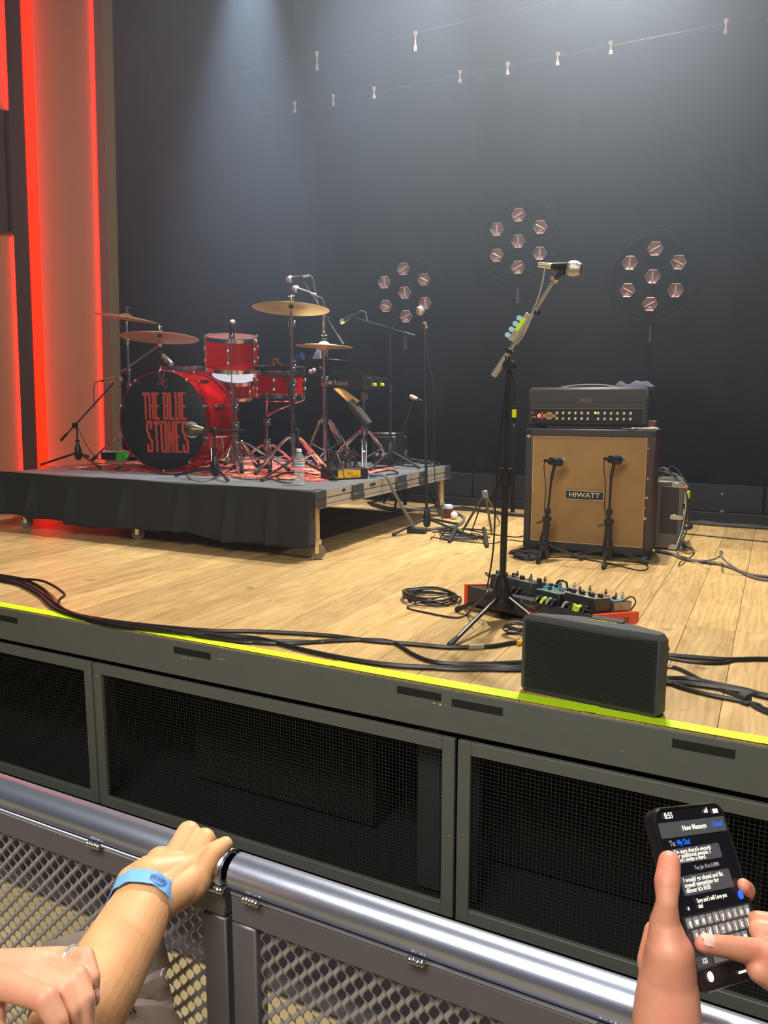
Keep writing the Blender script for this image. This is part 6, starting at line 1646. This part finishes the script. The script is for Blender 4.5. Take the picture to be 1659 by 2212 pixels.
obj('lettering', tg, mat('band_ink', S(58, 92, 150), .6), band, 0)

skin_pink = skin('skin_pink', S(228, 172, 140), S(214, 146, 116))
pB = thing('person', 'pinkish hand with a silver ring resting on the tanned forearm at the lower left corner', 'person', tuple(Dp(80, 2090, .60)))
handB = flesh('hand', [
    [(-1000, 2560, .55, 92), (-600, 2330, .58, 82), (-260, 2190, .60, 70), (-120, 2140, .60, 66), (-30, 2115, .605, 58)],
    [(-30, 2110, .605, 54), (128, 2070, .622, 24)], [(-30, 2110, .605, 52), (98, 2092, .608, 28)], [(-30, 2115, .605, 50), (75, 2112, .596, 28)], [(-30, 2125, .605, 46), (15, 2126, .585, 32)],
    [(30, 2090, .612, 38), (90, 2085, .612, 32)],
    [(128, 2070, .620, 23), (184, 2066, .606, 20), (200, 2112, .594, 17), (202, 2160, .592, 12)],
    [(98, 2094, .606, 26), (166, 2110, .586, 23), (186, 2155, .578, 19), (190, 2235, .578, 17)],
    [(76, 2114, .594, 26), (140, 2134, .578, 22), (157, 2180, .572, 19), (160, 2250, .572, 17)],
    [(15, 2128, .584, 30), (98, 2158, .560, 27), (124, 2205, .556, 23), (134, 2270, .556, 20)],
    [(-30, 2150, .60, 40), (-20, 2230, .575, 30), (0, 2240, .57, 24)]], skin_pink, pB)
fd = (Dp(184, 2066, .606) - Dp(128, 2070, .620)).normalized()
rc = Dp(156, 2070, .6135)
ringm = mat('ring_silver', S(235, 235, 238), .22, .7, .02)
rg = obj('ring', G().torus(rc, fd + UP * -.12, 21.6 * .612 / F, .0021, 36, 8), ringm, pB)
tow = (EYE - rc).normalized()
for dx, dy, s_ in ((0, .35, .0022), (.25, .2, .0018), (-.3, .25, .002), (.45, .0, .0016), (.5, -.25, .0014)):
    obj('stone', G().sph(rc + (tow * .86 + UP * dy + RT * dx * .3).normalized() * (21.6 * .612 / F + .0016), s_, 8, 5), ringm, rg)
nd = (Dp(203, 2172, .590) - Dp(201, 2128, .592)).normalized()
nail(Dp(205, 2138, .5845), nd, tow + RT * .55, .0115, .0075, mat('nail_glitter', S(226, 176, 170), .18, 0, .4, 500, .3), pB)
nail(Dp(189, 2222, .5715), (Dp(190, 2260, .57) - Dp(188, 2210, .572)).normalized(), tow, .011, .009, nail_m, pB)

# ------------------------------------------------------------------ phone
TL, TR = Dp(1405, 1746, .605), Dp(1556, 1731, .655)
lo_, hi_ = .50, .62
for _ in range(40):                      # depth of the lower left corner that makes the sides square
    md_ = (lo_ + hi_) / 2; BL = Dp(1512, 2152, md_)
    if (TR - TL).dot(BL - TL) > 0: hi_ = md_
    else: lo_ = md_
pu = (TR - TL); PWW = pu.length; pu.normalize(); pv = (BL - TL); PHH = pv.length; pv.normalize()
pn = pu.cross(-pv).normalized(); pn = pn if pn.dot(EYE - TL) > 0 else -pn
pv = (pv - pu * pv.dot(pu)).normalized()
TP = M.Identity(4)
for i in range(3): TP[i][0], TP[i][1], TP[i][2], TP[i][3] = pu[i], -pv[i], pn[i], (TL + pu * PWW / 2 + pv * PHH / 2)[i]
if TP.to_3x3().determinant() < 0: print('phone basis flipped')
def rr_poly(w_, h_, r, n=5):
    p = []
    for cx_3, cy_3, a0 in ((w_ / 2 - r, h_ / 2 - r, 0), (-w_ / 2 + r, h_ / 2 - r, pi / 2), (-w_ / 2 + r, -h_ / 2 + r, pi), (w_ / 2 - r, -h_ / 2 + r, 1.5 * pi)):
        p += [(cx_3 + r * cos(a0 + pi / 2 * i / n), cy_3 + r * sin(a0 + pi / 2 * i / n)) for i in range(n + 1)]
    return p
def PD_(x, y):
    d = ray(x, y); return (TL - EYE).dot(pn) / d.dot(pn)
phn = thing('smartphone', 'black cased smartphone with a lit message screen held up over the barrier', 'phone', tuple(TP.translation))
case_m = mat('phone_case', S(26, 26, 30), .3, 0, .1, 40)
g = G(); P_ = rr_poly(PWW, PHH, .012); n = len(P_); vs = []
for z_, s_ in ((-.0115, .93), (-.010, .985), (-.004, 1), (-.001, 1), (.0012, .985), (.0010, .965), (-.0002, .955)):
    vs += [TP @ V((x * (1 - (1 - s_) * PHH / PWW * .6), y * s_, z_)) for x, y in P_]
fs = [tuple(range(n))[::-1], tuple(6 * n + i for i in range(n))] + [(j * n + i, j * n + (i + 1) % n, (j + 1) * n + (i + 1) % n, (j + 1) * n + i) for j in range(6) for i in range(n)]
g.add(vs, fs); obj('case', g, case_m, phn)
def em(name, c, s_): return mat(name, c, .3, emit=c, es=s_, noise=0)
scr_bg, scr_hd, scr_bub = em('screen_black', S(16, 16, 20), .8), em('screen_header', S(62, 66, 66), .9), em('screen_bubble', S(66, 64, 68), .9)
scr_w, scr_b, scr_g, scr_key, scr_kd = em('screen_white', S(244, 240, 220), 1.0), em('screen_blue', S(40, 96, 255), 1.0), em('screen_grey', S(150, 150, 150), .8), em('screen_key', S(112, 110, 108), .9), em('screen_keydark', S(60, 62, 66), .9)
SW, SH = PWW * .93, PHH * .955
obj('screen', G().prism(rr_poly(SW, SH, .009), .0003, TP), scr_bg, phn, 0)
def XY(x, y, z=.0008): return TP @ V(((x - .5) * SW, (.5 - y) * SH, z))
def panel(nm, x0, x1, y0, y1, m_, z=.0006, r=.0015, parent=phn):
    T = TP @ M.Translation((((x0 + x1) / 2 - .5) * SW, (.5 - (y0 + y1) / 2) * SH, z))
    return obj(nm, G().prism(rr_poly((x1 - x0) * SW, (y1 - y0) * SH, r, 3), .0002, T), m_, parent, 0)
def st(s, x, y, size, al='CENTER', xs=.9): return text_g(s, size, TP @ M.Translation(((x - .5) * SW, (.5 - y) * SH, .0013)), xs, 0, size * .02, al)
panel('header_bar', 0, 1, .072, .165, scr_hd, .0005, .0002)
panel('message_bubble', .08, .80, .232, .322, scr_bub); panel('message_bubble', .10, .84, .392, .505, scr_bub)
panel('keyboard_area', 0, 1, .612, .90, em('screen_kbd', S(44, 44, 46), .8), .0004, .0002)
rows = ['qwertyuiop', 'asdfghjkl', 'zxcvbnm']
keys = []
for r_, row in enumerate(rows):
    y0 = .622 + .069 * r_; x0 = .02 + .096 * (10 - len(row)) / 2
    for c_, ch in enumerate(row):
        xa = x0 + c_ * .096
        panel('key', xa + .008, xa + .088, y0, y0 + .056, scr_key, .0007, .001)
        keys.append(st(ch, xa + .048, y0 + .028, .0066))
panel('key', .02, .24, .832, .888, scr_kd, .0007, .001); panel('key', .26, .74, .832, .888, scr_key, .0007, .001); panel('key', .76, .98, .832, .888, scr_kd, .0007, .001)
white = merge(st('8:55', .17, .034, .0062, xs=1), st('New Message', .5, .118, .0054, xs=1.05), *keys,
    st("I'm sure there's enough", .11, .252, .0043, 'LEFT', 1.15), st('for additional people. I', .11, .277, .0043, 'LEFT', 1.15), st("don't invite a herd.", .11, .302, .0043, 'LEFT', 1.15),
    st('I would go ahead and fix', .13, .418, .0046, 'LEFT', 1.12), st('myself something for', .13, .448, .0046, 'LEFT', 1.12), st("dinner it's 8:00", .13, .478, .0046, 'LEFT', 1.12),
    st('Sure and I will Love you', .24, .542, .0044, 'LEFT'), st('dad', .24, .572, .0044, 'LEFT'), st('123', .13, .860, .0046), st('space', .5, .860, .0046), st('+', .10, .575, .006))
white.box(XY(.70, .968, .0012), (.32 * SW, .0016, .0002), TP.to_3x3())
for i, hh2 in enumerate((.002, .003, .004)): white.box(XY(.72 + .022 * i, .040 - hh2 / 2 / SH, .0012), (.0009, hh2, .0002), TP.to_3x3())
white.box(XY(.89, .034, .0012), (.0066, .0034, .0002), TP.to_3x3())
obj('screen_text', white, scr_w, phn, 0, False)
obj('screen_button', st('Cancel', .86, .116, .0056), scr_b, phn, 0, False)
obj('screen_name', st('My Dad', .19, .200, .0056, 'LEFT'), scr_b, phn, 0, False)
obj('send_button', G().lathe([(.0034, 0), (.0034, .0002)], XY(.90, .558, .0010), pn, 20), scr_b, phn, 0, False)
obj('screen_note', merge(st('To:', .08, .200, .0056, 'LEFT'), st('Tue, Jan 18 at 5:18PM', .52, .358, .0040)), scr_g, phn, 0, False)
obj('emoji_key', G().lathe([(.0034, 0), (.0034, .0002)], XY(.15, .945, .0010), pn, 20), scr_w, phn, 0)

skin_c = skin('skin_rosy', S(220, 158, 128), S(206, 128, 104))
pC = thing('person', 'person at the right edge, one hand holding the smartphone and a finger tapping it', 'person', tuple(Dp(1440, 2150, .585)))
th = lambda x, y, r, o=0.0: (x, y, PD_(x, y) - r * .58 / F - .0005 + o, r)
bk = lambda x, y, r, o=0.0: (x, y, PD_(x, y) + (r * .62 / F) * 1.0 + .016 + o, r)
print('phone depths', PD_(1441, 1905), PD_(1441, 2060), PD_(1518, 2036), PD_(1607, 1925), PWW, PHH)
handL = flesh('left_arm', [
    [(1640, 3200, .48, 110), (1530, 2780, .51, 102), (1452, 2420, .545, 88), (1446, 2300, .552, 82), (1441, 2200, .558, 72), (1443, 2132, .562, 64)],
    [(1443, 2132, .562, 62), (1447, 2060, .560, 52), (1436, 1995, .566, 33)],
    [(1436, 1998, .566, 33), th(1441, 1948, 23), th(1441, 1908, 28)], [th(1441, 1908, 28), th(1446, 1862, 24)],
    [(1412, 2010, .580, 20), (1404, 2080, .570, 28)],
    [(1455, 2110, .575, 52), bk(1490, 2050, 38), bk(1500, 1985, 32)],
    [bk(1490, 2050, 32), bk(1550, 1985, 23), bk(1598, 1945, 20), (1611, 1922, PD_(1611, 1922) + .004, 20), (1606, 1912, PD_(1606, 1912) - .004, 15)],
    [bk(1490, 2080, 32), bk(1540, 2050, 22), bk(1575, 2030, 19)],
    [bk(1495, 2000, 28), bk(1535, 1940, 20), bk(1550, 1915, 17)]], skin_c, pC, .0016)
ti = lambda x, y, r, o=0.0: (x, y, PD_(x, y) - r * .58 / F - .0008 + o, r)
handR = flesh('right_hand', [
    [ti(1518, 2040, 19), ti(1560, 2044, 23, -.004), ti(1630, 2056, 28, -.010), (1720, 2084, PD_(1640, 2060) - .03, 31), (1830, 2130, PD_(1640, 2060) - .03, 55)],
    [ti(1640, 2096, 27, -.012), ti(1668, 2110, 31, -.014), (1750, 2140, PD_(1640, 2100) - .03, 34), (1860, 2160, PD_(1640, 2060) - .03, 55)],
    [(1636, 1988, PD_(1640, 1990) - .008, 20), (1700, 2005, PD_(1640, 1990) - .02, 28), (1830, 2070, PD_(1640, 2060) - .03, 52)],
    [ti(1642, 2010, 24, -.012), (1700, 2022, PD_(1640, 2010) - .03, 28), (1830, 2090, PD_(1640, 2060) - .03, 52)],
    [(1830, 2100, PD_(1640, 2060) - .03, 66), (1990, 2220, PD_(1640, 2060) - .03, 62), (2350, 2560, .52, 86), (2600, 3000, .49, 100)]], skin_c, pC, .0016)
fdir = (Dp(1518, 2040, PD_(1518, 2040)) - Dp(1560, 2044, PD_(1560, 2044) - .005)).normalized()
nc = Dp(1546, 2031, PD_(1546, 2040) - 2 * 21 * .58 / F - .0008)
nail(nc, fdir, (EYE - nc).normalized() + UP * .5, .0115, .0095, nail_m, pC)
